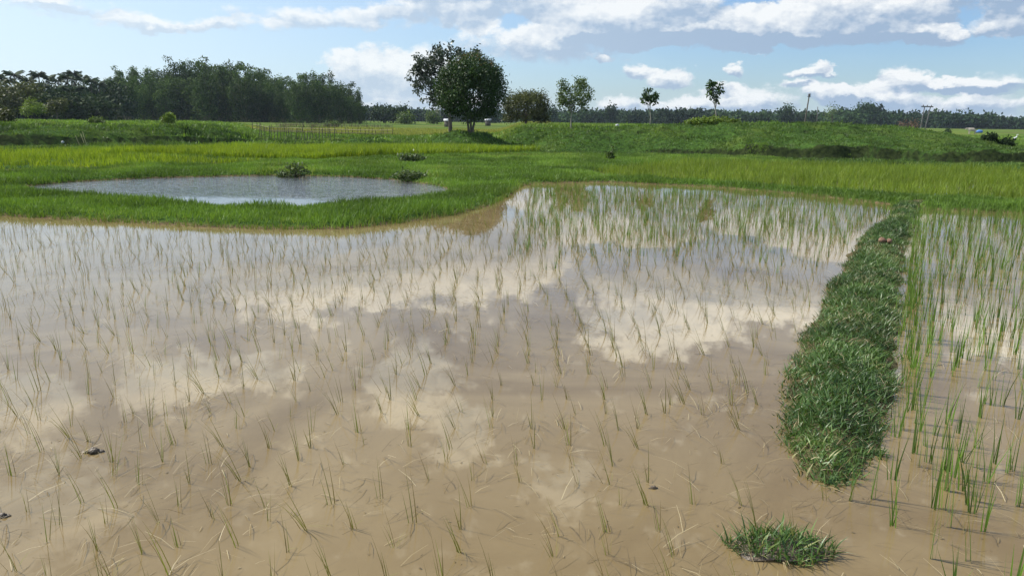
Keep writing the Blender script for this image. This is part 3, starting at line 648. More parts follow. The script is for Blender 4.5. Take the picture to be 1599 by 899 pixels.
# small grassy clump standing alone in the near water
cx, cy = gp(1224, 856)
gl = scatter(cx - .26, cx + .26, cy - .16, cy + .16, 6500); rr = np.hypot((gl[:, 0] - cx) / .19, (gl[:, 1] - cy) / .115) + .35 * fbm(gl[:, 0] * 12, gl[:, 1] * 12, 2); gl = gl[rr < 1]
n = len(gl); P3 = np.concatenate([gl, np.full((n, 1), .0)], 1); P3[:, 2] = .035 * (1 - np.minimum(1, np.hypot((gl[:, 0] - cx) / .19, (gl[:, 1] - cy) / .115)))
root = empty('grass_tuft', (cx, cy, 0), 'low grassy clump alone in the muddy water at the lower right', 'grass tuft')
V, Q, R = blades(P3 - [cx, cy, 0], U(.035, .10, n), U(.004, .008, n), U(.3, 1.35, n), U(0, 6.28, n), K=3, rnd=np.clip(U(0, 1, n), 0, .95), taper=(.7, 1, .7, .05)); mesh_np('leaves', V, Q, M['bundgrass'], root, rnd=R)
def lump(c, r, n_lat=10, n_lon=16, amp=.25, fr=3.0, seed=0):
    V = []
    for i in range(n_lat + 1):
        th = math.pi * i / n_lat
        for j in range(n_lon):
            ph = 2 * math.pi * j / n_lon; d = np.array([math.sin(th) * math.cos(ph), math.sin(th) * math.sin(ph), math.cos(th)])
            k = 1 + amp * float(fbm(np.array([d[0] * fr + seed]), np.array([d[1] * fr + d[2] * fr * 1.7 + seed]), 3)[0]) * 2; V.append(np.array(c) + d * np.array(r) * k)
    Q = [(i * n_lon + j, (i + 1) * n_lon + j, (i + 1) * n_lon + (j + 1) % n_lon, i * n_lon + (j + 1) % n_lon) for i in range(n_lat) for j in range(n_lon)]
    return np.array(V), np.array(Q), np.full(len(V), .5)
V, Q, R = lump((0, 0, -.01), (.19, .12, .035), seed=2); mesh_np('mud_base', V, Q, M['mud'], root, smooth=True)
n = 40; a_ = U(0, 6.28, n); P3 = np.stack([np.cos(a_) * .17, np.sin(a_) * .11, np.full(n, .01)], 1)
V, Q, R = blades(P3, U(.06, .15, n), U(.002, .004, n), U(1.1, 1.5, n), a_ * -1 + 1.57, K=2); mesh_np('dry_stems', V, Q, M['straw'], root, rnd=R)
# mud clods in the water
for px, py, r_, lab in [(146, 706, .028, 'dark mud clod breaking the water among seedlings at the left'), (4, 806, .017, 'small dark mud clod at the left edge of the near water'),
                        (1020, 762, .012, 'tiny mud lump in the water near the middle of the main paddy')]:
    x, y = gp(px, py); V, Q, R = join([lump((0, 0, .004), (r_, r_ * .8, r_ * .7), seed=px), lump((r_ * 1.1, r_ * .3, 0), (r_ * .7, r_ * .5, r_ * .4), seed=px + 3), lump((-r_ * 1.2, -.1 * r_, 0), (r_ * .8, r_ * .4, r_ * .3), seed=px + 5)])
    tag(mesh_np('mud_clod', V, Q, M['mud'], smooth=True, loc=(x, y, 0)), lab, 'mud clod')
x, y = gp(1378, 374, .12); V, Q, R = join([lump((0, 0, .03), (.05, .04, .035), seed=8), lump((.07, -.05, .03), (.03, .035, .03), seed=9)]); tag(mesh_np('earth_clod', V, Q, M['redclod'], smooth=True, loc=(x, y, float(Z(np.array([x]), np.array([y]))[0]))), 'reddish clod of dug earth lying on the far end of the bund', 'earth clod')

# ------------------------------------------------------------------ trees
def zg(x, y): return float(Z(np.array([x]), np.array([y]))[0])
def crown_points(ells, n_cl, per, rc, shell=.55, flat=1.0):
    """clusters of leaf points in a set of ellipsoids; returns points and outward directions"""
    vol = np.array([e[3] * e[4] * e[5] for e in ells]) ** .67; pick = rng.choice(len(ells), n_cl, p=vol / vol.sum())
    E = np.array(ells)[pick]; d = rng.normal(size=(n_cl, 3)); d /= np.linalg.norm(d, axis=1)[:, None]
    rr = shell + (1 - shell) * rng.random(n_cl) ** .6; c = E[:, :3] + d * E[:, 3:] * rr[:, None]
    off = rng.normal(size=(n_cl, per, 3)) * rc * .5; off[:, :, 2] *= flat
    return (c[:, None] + off).reshape(-1, 3), np.repeat(d, per, 0), c, np.repeat(rng.random(n_cl), per)
def tree(name, label, cat, px, D, base_z, ells_px, m, n_cl=200, per=40, rc=.35, leaf=.16, trunk_r=.12, stems=1, bark='bark', limbs=14, droop=.5, aspect=.45, shell=.55, depth=.9, group=None, top=None, zbase_px=None):
    """ells_px: crown lobes as (pixel x, pixel y, half width px, half height px)"""
    bx, by, _ = at(px, 190, D); z0 = zg(bx, by) if base_z is None else base_z
    root = empty(name, (bx, by, z0), label, cat, group); k = D / FPX / math.cos(PITCH) * .98; ells = []
    for ex, ey, hw, hh in ells_px:
        x, y, z = at(ex, ey, D); ells.append((x - bx, random.uniform(-.15, .15) * hw * k, z - z0, hw * k, hw * k * depth, hh * k))
    P, dirs, cc, cr = crown_points(ells, n_cl, per, rc, shell)
    P[:, 2] = np.maximum(P[:, 2], .15)
    V, Q, R = leaves(P, leaf * U(.7, 1.25, len(P)), aspect, up=.5, outward=dirs * .7, droop=droop, rnd=np.clip(.55 * cr + .45 * rng.random(len(P)), 0, 1))
    mesh_np('crown', V, Q, m, root, rnd=R)
    zc = min(e[2] - e[5] * .75 for e in ells); zc = max(zc, .12 * max(e[2] for e in ells)); parts = []
    cen = np.mean([e[:3] for e in ells], 0)
    for s in range(stems):
        o = np.array([(s - (stems - 1) / 2) * trunk_r * 1.6, random.uniform(-.5, .5) * trunk_r, -.15])
        topp = np.array([cen[0] * .5 + (s - (stems - 1) / 2) * trunk_r * 4, cen[1] * .5, zc + (cen[2] - zc) * .45])
        W_ = wander(o, topp, 5, .03); parts.append(tube(W_, [trunk_r * (1.25 - .11 * i * 1.2) for i in range(6)]))
        for q in range(limbs // stems):
            tgt = cc[random.randrange(len(cc))]; st = np.array(W_[random.choice([3, 4, 5])]); parts.append(tube(wander(st, tgt, 4, .07), [trunk_r * .5, trunk_r * .38, trunk_r * .26, trunk_r * .16, trunk_r * .07], 6, cap=False))
    V, Q, R = join(parts); mesh_np('trunk', V, Q, M[bark], root, smooth=True)
    return root, ells
TR = 'trees in the open fields'
root, el = tree('mango_tree', 'dense round dark-green tree with three stems on a small grassy mound', 'tree', 735, 47.0, None,
     [(735, 138, 47, 44), (705, 140, 24, 34), (765, 140, 23, 36), (735, 112, 38, 22), (757, 118, 24, 22), (712, 158, 22, 18), (752, 162, 24, 18), (718, 116, 22, 20)], M['mango'], n_cl=900, per=26, rc=.34, leaf=.17, trunk_r=.065, stems=3, droop=.9, aspect=.35, shell=.72, limbs=12)
ex, ey, ez, rx, ry, rz_ = el[3]
P, dr, cc, cr = crown_points([(ex, ey, ez + .12, rx * .95, ry * .9, rz_ * .95)], 60, 16, .22, .95); s_ = P[:, 2] > ez + rz_ * .45; P = P[s_]
V, Q, R = leaves(P, .15 * U(.7, 1.2, len(P)), .35, droop=.5); o = mesh_np('new_leaves', V, Q, M['newleaf'], root, rnd=R); o['label'] = 'orange-brown young leaves on the top of the crown'
lobes = [(665, 98, 24, 16), (688, 85, 18, 13), (710, 82, 16, 12), (650, 122, 15, 13), (672, 122, 22, 16), (640, 132, 9, 6), (660, 142, 18, 14), (690, 108, 22, 18), (735, 82, 18, 9), (705, 72, 8, 6), (678, 158, 13, 8), (656, 158, 6, 6), (740, 90, 12, 8), (692, 135, 20, 20), (652, 104, 10, 8), (700, 160, 14, 10), (690, 148, 16, 14)]
tree('broadleaf_tree', 'tall open-crowned tree with grey-green leaf clumps behind the round dark tree', 'tree', 707, 60.0, None, lobes, M['teak'], n_cl=250, per=17, rc=.22, leaf=.22, trunk_r=.15, stems=1, limbs=46, aspect=.6, shell=.35, droop=.7)
tree('olive_tree', 'low spreading olive-green tree right of the round dark tree', 'tree', 821, 80.0, None, [(822, 168, 32, 20), (838, 160, 18, 16), (806, 160, 20, 12), (822, 152, 22, 9), (798, 176, 13, 12), (845, 178, 14, 12)], M['olive'], n_cl=420, per=22, rc=.42, leaf=.22, trunk_r=.14, limbs=10, shell=.6)
tree('open_tree', 'slender tree with an open pale-green crown behind the left end of the long mound', 'tree', 892, 50.0, None, [(897, 148, 26, 17), (880, 140, 10, 14), (910, 145, 15, 16), (904, 128, 11, 7), (876, 160, 7, 5), (912, 163, 9, 9), (893, 163, 12, 12), (876, 127, 5, 5)], M['pale'], n_cl=170, per=15, rc=.21, leaf=.16, trunk_r=.04, bark='palebark', limbs=22, shell=.4)
tree('sapling', 'thin sapling with a small dark crown, nearer the low end of the mound', 'sapling', 1016, 44.0, None, [(1013, 150, 12, 12), (1007, 155, 7, 8), (1020, 152, 7, 9), (1014, 141, 5, 5)], M['mango'], n_cl=36, per=10, rc=.12, leaf=.19, trunk_r=.028, bark='palebark', limbs=12, shell=.3, droop=1.0, aspect=.5)
tree('sapling', 'thin pale-stemmed sapling with a small crown rising from the leafy scrub on the mound', 'sapling', 1118, 42.6, None, [(1116, 138, 10, 12), (1122, 146, 8, 8), (1109, 146, 6, 8), (1113, 128, 4, 5), (1119, 153, 4, 6)], M['mango'], n_cl=32, per=10, rc=.12, leaf=.19, trunk_r=.035, bark='palebark', limbs=12, shell=.3, droop=1.0, aspect=.5)

def bush(name, label, cat, px, py, D, lob, m, n_cl=60, per=14, rc=.2, leaf=.14, group=None, parent_z=None, stemr=.012):
    """lob: lobes as (dx px, dy px above ground, hw, hh)"""
    x, y, _ = at(px, py, D); z0 = zg(x, y); k = D / FPX; root = empty(name, (x, y, z0), label, cat, group)
    ells = [(a * k, 0.0, b * k, c * k, c * k * .8, d * k) for a, b, c, d in lob]; P, dr, cc, cr = crown_points(ells, n_cl, per, rc, .4); P[:, 2] = np.abs(P[:, 2]) * .98 + .01
    V, Q, R = leaves(P, leaf * U(.7, 1.2, len(P)), .5, up=.6, outward=dr * .5, rnd=np.clip(.5 * cr + .5 * rng.random(len(P)), 0, 1)); mesh_np('foliage', V, Q, m, root, rnd=R)
    parts = []
    for i in range(min(10, n_cl)):
        parts.append(tube(wander((random.uniform(-.1, .1) * lob[0][2] * k, 0, -.05), cc[i % len(cc)] * [1, 1, .9], 3, .06), [stemr, stemr * .8, stemr * .6, stemr * .3], 5, cap=False))
    V, Q, R = join(parts); mesh_np('stems', V, Q, M['bark'], root); return root
bush('scrub', 'bright leafy scrub heaped on the mound at the foot of the sapling', 'bush', 1112, 196, 42.0, [(0, 4, 16, 6), (-22, 2, 16, 4), (22, 3, 16, 5), (35, 1, 8, 4), (-35, 1, 8, 3)], M['bright'], n_cl=150, per=14, rc=.12, leaf=.13)
bush('weed_bush', 'broad-leaved dark bush at the far edge of the pond', 'bush', 452, 272, 21.2, [(0, 8, 22, 9), (12, 16, 16, 10), (-14, 6, 12, 7), (24, 18, 8, 8)], M['weed'], n_cl=60, per=11, rc=.09, leaf=.09)
bush('weed_bush', 'low dark leafy bush in the grass farther behind the pond', 'bush', 641, 252, 27.5, [(0, 5, 16, 7), (10, 5, 10, 6)], M['weed'], n_cl=70, per=12, rc=.12, leaf=.11)
bush('weed_bush', 'sprawling brownish-leaved weeds at the right end of the pond', 'bush', 640, 277, 20.3, [(0, 5, 22, 6), (-18, 4, 10, 4), (20, 4, 12, 5)], M['weed'], n_cl=60, per=12, rc=.10, leaf=.09)
bush('seedling_tree', 'small broad-leaved plant standing at the foot of the mound', 'plant', 953, 246, 31.5, [(0, 4, 6, 4), (2, 14, 4, 8), (-3, 10, 4, 4)], M['pale'], n_cl=22, per=8, rc=.07, leaf=.12)
bush('dry_shrub', 'reddish half-bare shrub behind the mound left of the twin poles', 'bush', 1416, 200, 110.0, [(0, 12, 18, 10), (-18, 6, 8, 8), (10, 16, 10, 6)], M['dryleaf'], n_cl=70, per=8, rc=.5, leaf=.22, stemr=.04)
bush('shrub', 'small dark round shrub out in the field right of the twin poles', 'bush', 1480, 208, 150.0, [(0, 4, 4, 5)], M['darkleaf'], n_cl=30, per=14, rc=.3, leaf=.25)
bush('shrub', 'reedy olive shrub on the bank at the left edge', 'bush', 10, 191, 62.0, [(0, 7, 11, 8), (3, 12, 6, 8)], M['olive'], n_cl=70, per=12, rc=.25, leaf=.24)
bush('shrub', 'clipped-looking pale green shrub on the bank, left of the bushier grove', 'bush', 152, 192, 62.0, [(0, 6, 12, 7), (-3, 10, 8, 5)], M['pale'], n_cl=80, per=14, rc=.2, leaf=.2)
bush('shrub', 'small upright yellow-green shrub on the bank in front of the bamboo grove', 'bush', 263, 194, 62.0, [(0, 6, 10, 7), (2, 12, 6, 5)], M['bright'], n_cl=70, per=14, rc=.18, leaf=.18)
bush('shrub', 'low green bush by the end of the fence under the grove', 'bush', 519, 192, 120.0, [(0, 4, 12, 4)], M['pale'], n_cl=50, per=12, rc=.3, leaf=.28)
bush('shrub', 'rounded grey-green bush among the far trees behind the long mound', 'bush', 1333, 198, 130.0, [(0, 5, 9, 5)], M['pale'], n_cl=50, per=12, rc=.3, leaf=.28)
x0 = 0
for i, (px, hw, hh, lab) in enumerate([(1535, 7, 5, 'left'), (1560, 16, 8, 'mid')]):
    bush('weed_bush', ['small dark weed clump left of the hollow at the right edge', 'dark leafy bush overhanging the hollow at the right edge'][i], 'bush', px, 256, 37.5, [(0, 4, hw, hh), (8, 6, hw * .7, hh * .8)], M['darkleaf'], n_cl=90, per=12, rc=.14, leaf=.12)
tree('small_tree', 'small bright yellow-green tree standing out before the dark palms', 'tree', 50, 110.0, None, [(53, 168, 16, 7), (48, 160, 8, 5), (40, 172, 7, 5), (62, 172, 7, 5)], M['bright'], n_cl=110, per=14, rc=.35, leaf=.30, trunk_r=.07, limbs=8)
tree('small_tree', 'rounded olive tree next to the bright tree, before the palms', 'tree', 90, 125.0, None, [(88, 165, 12, 10), (94, 160, 9, 6), (80, 170, 8, 6)], M['olive'], n_cl=110, per=14, rc=.45, leaf=.35, trunk_r=.09, limbs=8)
tree('small_tree', 'spreading olive tree at the far left edge before the palms', 'tree', 14, 140.0, None, [(22, 146, 26, 16), (45, 140, 18, 12), (8, 158, 22, 16)], M['olive'], n_cl=200, per=16, rc=.8, leaf=.5, trunk_r=.2, limbs=10)

# ------------------------------------------------------------------ bamboo grove: clumps of arching culms
def bamboo_data(H, R_, seed, nc=36, leafs=198):
    g = np.random.default_rng(seed); tubes = []; pts = []
    for i in range(nc):
        a = g.uniform(0, 6.28); r0 = g.uniform(.1, 1.2); ro = R_ * g.uniform(.25, 1.0); h = H * (g.uniform(.6, .95) * (1 - .25 * (ro / R_) ** 2) if i > 4 else g.uniform(.94, 1.08))
        b = np.array([math.cos(a) * r0, math.sin(a) * r0, -.3]); pl = []
        for t_ in (0, .25, .5, .75, .9, 1.0):
            rr = r0 + (ro - r0) * t_ ** 2.2; pl.append([math.cos(a) * rr, math.sin(a) * rr, h * (1.18 * t_ - .20 * t_ ** 4) if t_ > 0 else -.3])
        pl = np.array(pl); tubes.append(tube(pl, [.06, .055, .05, .035, .02, .01], 4, cap=False))
        tc_ = g.uniform(.25, 1.03, 9) if i > 4 else g.uniform(.5, 1.03, 9); ts = np.repeat(tc_, leafs // 9); q = np.stack([np.interp(ts, (0, .25, .5, .75, .9, 1.0), pl[:, k]) for k in range(3)], 1)
        q += np.repeat(g.normal(size=(9, 3)) * [.7, .7, .4], leafs // 9, 0) * (1.1 - .6 * ts)[:, None] + g.normal(size=q.shape) * [.40, .40, .32]; pts.append(q)
    P = np.concatenate(pts)
    # low skirt of leaves down to the ground
    n = 500; a = g.uniform(0, 6.28, n); rr = R_ * .95 * np.sqrt(g.random(n)); P = np.concatenate([P, np.stack([np.cos(a) * rr, np.sin(a) * rr, g.uniform(.1, H * .45, n)], 1)])
    V, Q, R = leaves(P, .55 * g.uniform(.6, 1.3, len(P)), .42, up=.5, droop=1.1)
    return join(tubes), (V, Q, R)
bam = []
for s in range(4):
    H0 = 12.0; tb, lf = bamboo_data(H0, 4.6, 40 + s); bam.append((mesh_np('culms', tb[0], tb[1], M['culm'], data_only=True), mesh_np('foliage', lf[0], lf[1], M['bamboo'], rnd=lf[2], data_only=True)))
prof = np.array([(150, 128), (165, 118), (200, 106), (250, 102), (290, 92), (330, 88), (380, 92), (420, 106), (450, 112), (490, 108), (530, 112), (555, 128), (572, 145), (582, 165)])
def clump_obj(px, D, top_py, k=None, lab=''):
    x, y, _ = at(px, 188, D); z0 = zg(x, y); h = at(px, top_py, D)[2] - z0; ci, fi = bam[random.randrange(4) if k is None else k]
    root = empty('bamboo_clump', (x, y, z0), lab, 'bamboo', 'bamboo clumps of the dark grove', rz=random.uniform(0, 6.28)); s = h / 12.2; root.scale = (s * random.uniform(.9, 1.1),) * 2 + (s,)
    for nm, me in (('culms', ci), ('foliage', fi)):
        o = bpy.data.objects.new(nm, me); COL.objects.link(o); o.parent = root
GL = 'dark green bamboo clump in the tall grove at left behind the banks'
px = 158
while px < 572:
    clump_obj(px + random.uniform(-4, 4), 205 + random.uniform(-6, 10), np.interp(px, prof[:, 0], prof[:, 1]) + random.uniform(14, 32), lab=GL); px += 17
px = 170
while px < 566:
    clump_obj(px + random.uniform(-5, 5), 228 + random.uniform(-4, 10), np.interp(px, prof[:, 0], prof[:, 1]) + random.uniform(4, 18), lab=GL); px += 19
# far-left palms and jungle
def palm_data(H, seed, nf=15):
    g = np.random.default_rng(seed); fr = []
    for i in range(nf):
        a = 6.28 * i / nf + g.uniform(-.2, .2); L = g.uniform(1.7, 2.7); e = g.uniform(-.1, 1.4); pl = []
        for t_ in np.linspace(0, 1, 7): pl.append(np.array([math.cos(a) * L * t_ * math.cos(e * .6), math.sin(a) * L * t_ * math.cos(e * .6), H + L * (math.sin(e) * t_ - g.uniform(.45, .6) * t_ * t_)]))
        pl = np.array(pl); sd_ = np.array([-math.sin(a), math.cos(a), 0])
        for t_ in np.linspace(.12, 1, 16):
            c = np.array([np.interp(t_, np.linspace(0, 1, 7), pl[:, k]) for k in range(3)]); ll = .75 * math.sin(math.pi * min(1, t_ * .8 + .15)) + .15
            for sg in (-1, 1):
                tip = c + sd_ * sg * ll * .8 + np.array([math.cos(a), math.sin(a), 0]) * .2 - np.array([0, 0, ll * .65]); u = (tip - c); wv = np.array([math.cos(a), math.sin(a), .1]) * .10
                fr.append((np.array([c - wv, c + wv, tip + wv * .3, tip - wv * .3]), np.array([[0, 1, 2, 3]]), np.full(4, g.random())))
    return tube([(0, 0, -.3), (.1, 0, H * .35), (.05, .05, H * .7), (0, 0, H)], [.2, .15, .13, .12], 6, cap=False), join(fr)
pal = []
for s in range(3):
    tb, fr = palm_data(10.0, 60 + s); pal.append((mesh_np('trunk', tb[0], tb[1], M['bark'], data_only=True, smooth=True), mesh_np('fronds', fr[0], fr[1], M['darkleaf'], rnd=fr[2], data_only=True)))
for i, (px, top, D) in enumerate([(3, 116, 170), (30, 112, 165), (22, 124, 180), (52, 122, 175), (68, 113, 168), (82, 118, 182), (97, 122, 176), (112, 117, 168), (122, 113, 172), (136, 120, 180), (148, 122, 170), (40, 130, 160), (75, 132, 158), (105, 134, 160), (128, 136, 162), (14, 136, 164), (160, 128, 175), (-20, 120, 170), (-45, 118, 172)]):
    x, y, _ = at(px, 188, D); z0 = zg(x, y); h = at(px, top, D)[2] - z0; root = empty('palm_tree', (x, y, z0), 'dark slender palm in the tangled stand at the far left', 'palm', 'palms at the far left', rz=random.uniform(0, 6)); s = h / 10.6; root.scale = (s,) * 3
    for nm, me in zip(('trunk', 'fronds'), pal[i % 3]): o = bpy.data.objects.new(nm, me); COL.objects.link(o); o.parent = root

# undergrowth and far wood: masses nobody could count
def wood(name, label, spec, m, leaf, per, seedrc=.5):
    allP = []; trunks = []
    for (x, y, z0, h, r) in spec:
        k = 5; c0 = rng.normal(size=(k, 3)) * np.array([r * .45, r * .45, h * .12]) + np.array([x, y, z0 + h * .66])
        n = per; j = rng.integers(0, k, n); d = rng.normal(size=(n, 3)); d /= np.linalg.norm(d, axis=1)[:, None]; q = c0[j] + d * np.array([r * .62, r * .62, h * .26]) * (.65 + .35 * rng.random(n))[:, None]
        q[:, 2] = np.maximum(q[:, 2], z0 + .3); allP.append(q)
        n2 = per // 2; sk = np.stack([x + rng.normal(0, r * .6, n2), y + rng.normal(0, r * .4, n2), z0 + U(0, h * .55, n2)], 1); allP.append(sk)
    P = np.concatenate(allP); V, Q, R = leaves(P, leaf * U(.6, 1.3, len(P)), .6, up=.6, droop=.3, rnd=np.clip(.5 + .5 * fbm(P[:, 0] * .02, P[:, 1] * .1 + 3, 2) + U(-.3, .3, len(P)), 0, 1))
    o = mesh_np(name, V, Q, m, rnd=R); print(name, len(Q)); return tag(o, label, 'wood', kind='stuff')
spec = []
for i in range(80):
    px = random.uniform(-160, 200); D = random.uniform(172, 205) if i % 2 else random.uniform(150, 166); x, y, _ = at(px, 188, D); h = (at(px, (132 if i % 2 else 146) + random.uniform(-6, 12), D)[2]); spec.append((x, y, 0, h, 3.2))
wood('undergrowth', 'dark tangled undergrowth below the palms at the far left', spec, M['darkleaf'], .7, 480)
fprof = np.array([(-400, 150), (0, 170), (560, 168), (600, 166), (640, 170), (700, 172), (800, 175), (900, 172), (960, 171), (1000, 173), (1080, 171), (1150, 173), (1200, 176), (1280, 176), (1320, 170), (1370, 170), (1410, 177), (1480, 174), (1520, 177), (1560, 180), (1600, 184), (1750, 188), (2100, 190)])
spec = []
for i in range(560):
    px = -300 + 2350 * i / 560 + random.uniform(-3, 3); D = random.choice([400, 420, 445, 470]) + random.uniform(-10, 10); x, y, _ = at(px, 190, D)
    h = at(px, np.interp(px, fprof[:, 0], fprof[:, 1]) + random.uniform(-1, 6), D)[2]; spec.append((x, y, 0, max(h, 3), random.uniform(4, 8)))
wood('far_wood', 'long dark line of far trees along the horizon', spec, M['farleaf'], 1.8, 210)
# single far trees that rise clear of the wood
def far_tree(px, D, top, hw, label, m=M['farleaf'], leaf=1.1, ncl=90, name='far_tree', sh=.5, per=14):
    b = at(px, top, D)[2]; hh = max(4, (196 - top) * .32)
    return tree(name, label, 'tree', px, D, 0.0, [(px, top + hh, hw, hh), (px - hw * .5, top + hh * 1.5, hw * .6, hh), (px + hw * .5, top + hh * 1.4, hw * .6, hh)], m, n_cl=ncl, per=per, rc=D * .006, leaf=leaf, trunk_r=.25, limbs=8, droop=.4, aspect=.6, shell=sh)
far_tree(1353, 395, 163, 14, 'dome-crowned dark tree topping the far treeline at its highest point', ncl=160)
far_tree(1229, 395, 168, 7, 'small dark dome-topped tree in the far treeline left of the leaning pole')
far_tree(1300, 330, 161, 9, 'pale feathery tree rising above the far treeline right of the leaning pole', M['pale'], .7, 40, sh=.3, per=8)
far_tree(955, 395, 166, 5, 'dark tree poking above the far treeline between the open tree and the left sapling')
far_tree(862, 380, 166, 5, 'thin dark tree above the treeline just right of the low olive tree', sh=.3, ncl=40)
far_tree(600, 250, 165, 20, 'dark rounded tree at the right foot of the bamboo grove', M['darkleaf'], .7)
far_tree(627, 250, 166, 12, 'mid-green rounded tree second from the grove\'s right end', M['darkleaf'], .7)
far_tree(634, 215, 178, 11, 'lighter green bushy tree low in front of the trees beside the grove', M['pale'], .5)
far_tree(677, 230, 176, 8, 'small light-green tree near the white-roofed huts', M['pale'], .55)
far_tree(765, 350, 172, 7, 'dark tree just right of the round dark tree on the horizon')

# ------------------------------------------------------------------ huts far off
def hut(px, py, D, wpx, label, h=2.0):
    x, y, _ = at(px, 190, D); z0 = zg(x, y); k = D / FPX; wd = wpx * k; zt = at(px, py, D)[2]; root = empty('hut', (x, y, z0), label, 'hut')
    hh = max(zt - z0, 1.4); V, Q, R = box((0, 0, (hh - .35) / 2), (wd * .8, wd * .55, hh - .35)); mesh_np('wall', V, Q, M['wall'], root)
    v = np.array([(-wd / 2, -wd * .42, hh - .35), (wd / 2, -wd * .42, hh - .35), (wd / 2, 0, hh), (-wd / 2, 0, hh), (-wd / 2, wd * .42, hh - .35), (wd / 2, wd * .42, hh - .35)]); v = np.concatenate([v, v - [0, 0, .08]])
    q = np.array([(0, 1, 2, 3), (3, 2, 5, 4), (6, 9, 8, 7), (9, 10, 11, 8), (0, 6, 7, 1), (4, 5, 11, 10), (0, 3, 9, 6), (3, 4, 10, 9), (1, 7, 8, 2), (2, 8, 11, 5)]); mesh_np('roof', v, q, M['white'], root)
    V, Q, R = box((wd * .1, -wd * .28, min(.9, (hh - .35) * .45)), (.8, .06, min(1.8, (hh - .35) * .9))); mesh_np('door', V, Q, M['wood'], root)
hut(699, 185.5, 150, 12, 'white-roofed hut behind the trunk of the tall open tree')
hut(762, 185.5, 190, 10, 'white-roofed hut right of the round dark tree\'s trunk')
hut(685, 171, 390, 9, 'pale roof showing high among the far trees left of the round tree')

# ------------------------------------------------------------------ poles, fences, stakes
def pole_tree(name, label, cat, base, top, r, m, extra=None):
    root = empty(name, base, label, cat); b = np.zeros(3); t_ = np.array(top) - np.array(base); V, Q, R = tube([b - [0, 0, .3], t_ * .5, t_], [r, r * .85, r * .7]); mesh_np('post', V, Q, m, root, smooth=True); return root, t_
xb, yb, _ = at(1255, 200, 150); zb = zg(xb, yb); root, t_ = pole_tree('utility_pole', 'lone dark pole leaning right behind the crest of the long mound', 'pole', (xb, yb, zb), at(1264, 147, 150), .15, M['wood'])
V, Q, R = join([box((t_[0], t_[1], t_[2] - .25), (.36, .2, .6)), box((t_[0] * .93, 0, t_[2] * .93), (.55, .12, .12))]); mesh_np('bracket', V, Q, M['wood'], root)
xb, yb, _ = at(1275, 200, 200); pole_tree('utility_pole', 'short thin post just right of the lone leaning pole', 'pole', (xb, yb, zg(xb, yb)), at(1277, 167, 200), .12, M['concrete'])
xb, yb, _ = at(1440, 205, 130); zb = zg(xb, yb); root = empty('power_pole', (xb, yb, zb), 'twin-legged power pole with a crossarm leaning right beyond the mound', 'power pole'); kb = np.array([xb, yb, zb])
for a_, b_ in (((1436, 205), (1444, 166)), ((1443, 205), (1453, 167))):
    p0 = np.array(at(*a_, 130)) - kb; p0[2] = -.3; p1 = np.array(at(*b_, 130)) - kb; V, Q, R = tube([p0, (p0 + p1) / 2, p1], [.10, .085, .07]); mesh_np('leg', V, Q, M['concrete'], root, smooth=True)
p0 = np.array(at(1439, 166.5, 130)) - kb; p1 = np.array(at(1457, 167, 130)) - kb; V, Q, R = tube([p0, (p0 + p1) / 2, p1], [.09, .09, .09]); mesh_np('crossarm', V, Q, M['concrete'], root)
for f_ in (.15, .5, .85):
    q = p0 + (p1 - p0) * f_; V, Q, R = tube([q, q + [0, 0, .14], q + [0, 0, .28]], [.05, .08, .04]); mesh_np('insulator', V, Q, M['concrete'], root, smooth=True)

def fence(label, A, B, n, h, rails, m, post_r=.025, lean=.12, infill=None, hj=.25, D_is=None):
    A = np.array(A); B = np.array(B); z0 = zg(*A); root = empty('bamboo_fence', (A[0], A[1], z0), label, 'fence'); L = np.linalg.norm(B - A)
    for i in range(n):
        p = A + (B - A) * ((i + random.uniform(-.25, .25)) / (n - 1)); z = zg(*p) - z0; hh = h * random.uniform(1 - hj, 1 + hj); q = np.array([p[0] - A[0], p[1] - A[1], z - .1]); tp = q + [random.uniform(-lean, lean) * hh, 0, hh + .1]
        V, Q, R = tube([q, (q + tp) / 2, tp], [post_r, post_r * .9, post_r * .8], 6, cap=False); mesh_np('post', V, Q, M['wood'], root)
    for rh in rails:
        pts = []
        for i in range(9):
            p = A + (B - A) * i / 8; pts.append((p[0] - A[0], p[1] - A[1] - .04, zg(*p) - z0 + rh + random.uniform(-.04, .04)))
        V, Q, R = tube(pts, [post_r * .75] * 9, 6, cap=False); mesh_np('rail', V, Q, m, root)
    if infill:
        k = int(L * infill); s = rng.random(k); P = A[None] + (B - A)[None] * s[:, None]; P3 = np.stack([P[:, 0] - A[0], P[:, 1] - A[1] + rng.normal(0, .05, k), np.array([zg(*p) for p in P]) - z0], 1)
        V, Q, R = blades(P3, h * U(.6, 1.0, k), .05, U(0, .35, k), U(0, 6.28, k), K=2, taper=(.8, .8, .3), twist=U(-.3, .3, k)); mesh_np('brush_infill', V, Q, M['straw'], root, rnd=R)
    return root
fence('nearest row of tall thin stakes in the field before the grove', gp(405, 221.5), gp(521, 221.5), 26, .80, [.66], M['bamboowood'], .024)
fence('long low fence with pale bamboo rails across the field before the grove', gp(396, 209), gp(612, 213.5), 38, .62, [.22, .50], M['bamboowood'], .036)
fence('grey brushwood fence at the back of the fenced plot before the grove', gp(432, 200), gp(612, 203), 34, .75, [.5], M['wood'], .03, infill=20)
fence('grey fence along the foot of the palms at the far left', at(-60, 190, 150)[:2], at(205, 190, 165)[:2], 44, 1.5, [.5, 1.1], M['wood'], .05, infill=4)
bx, by, _ = at(128, 232, 38.3); root = empty('stake_bundle', (bx, by, zg(bx, by)), 'three pale sticks leaning apart at the foot of the left bank', 'stakes')
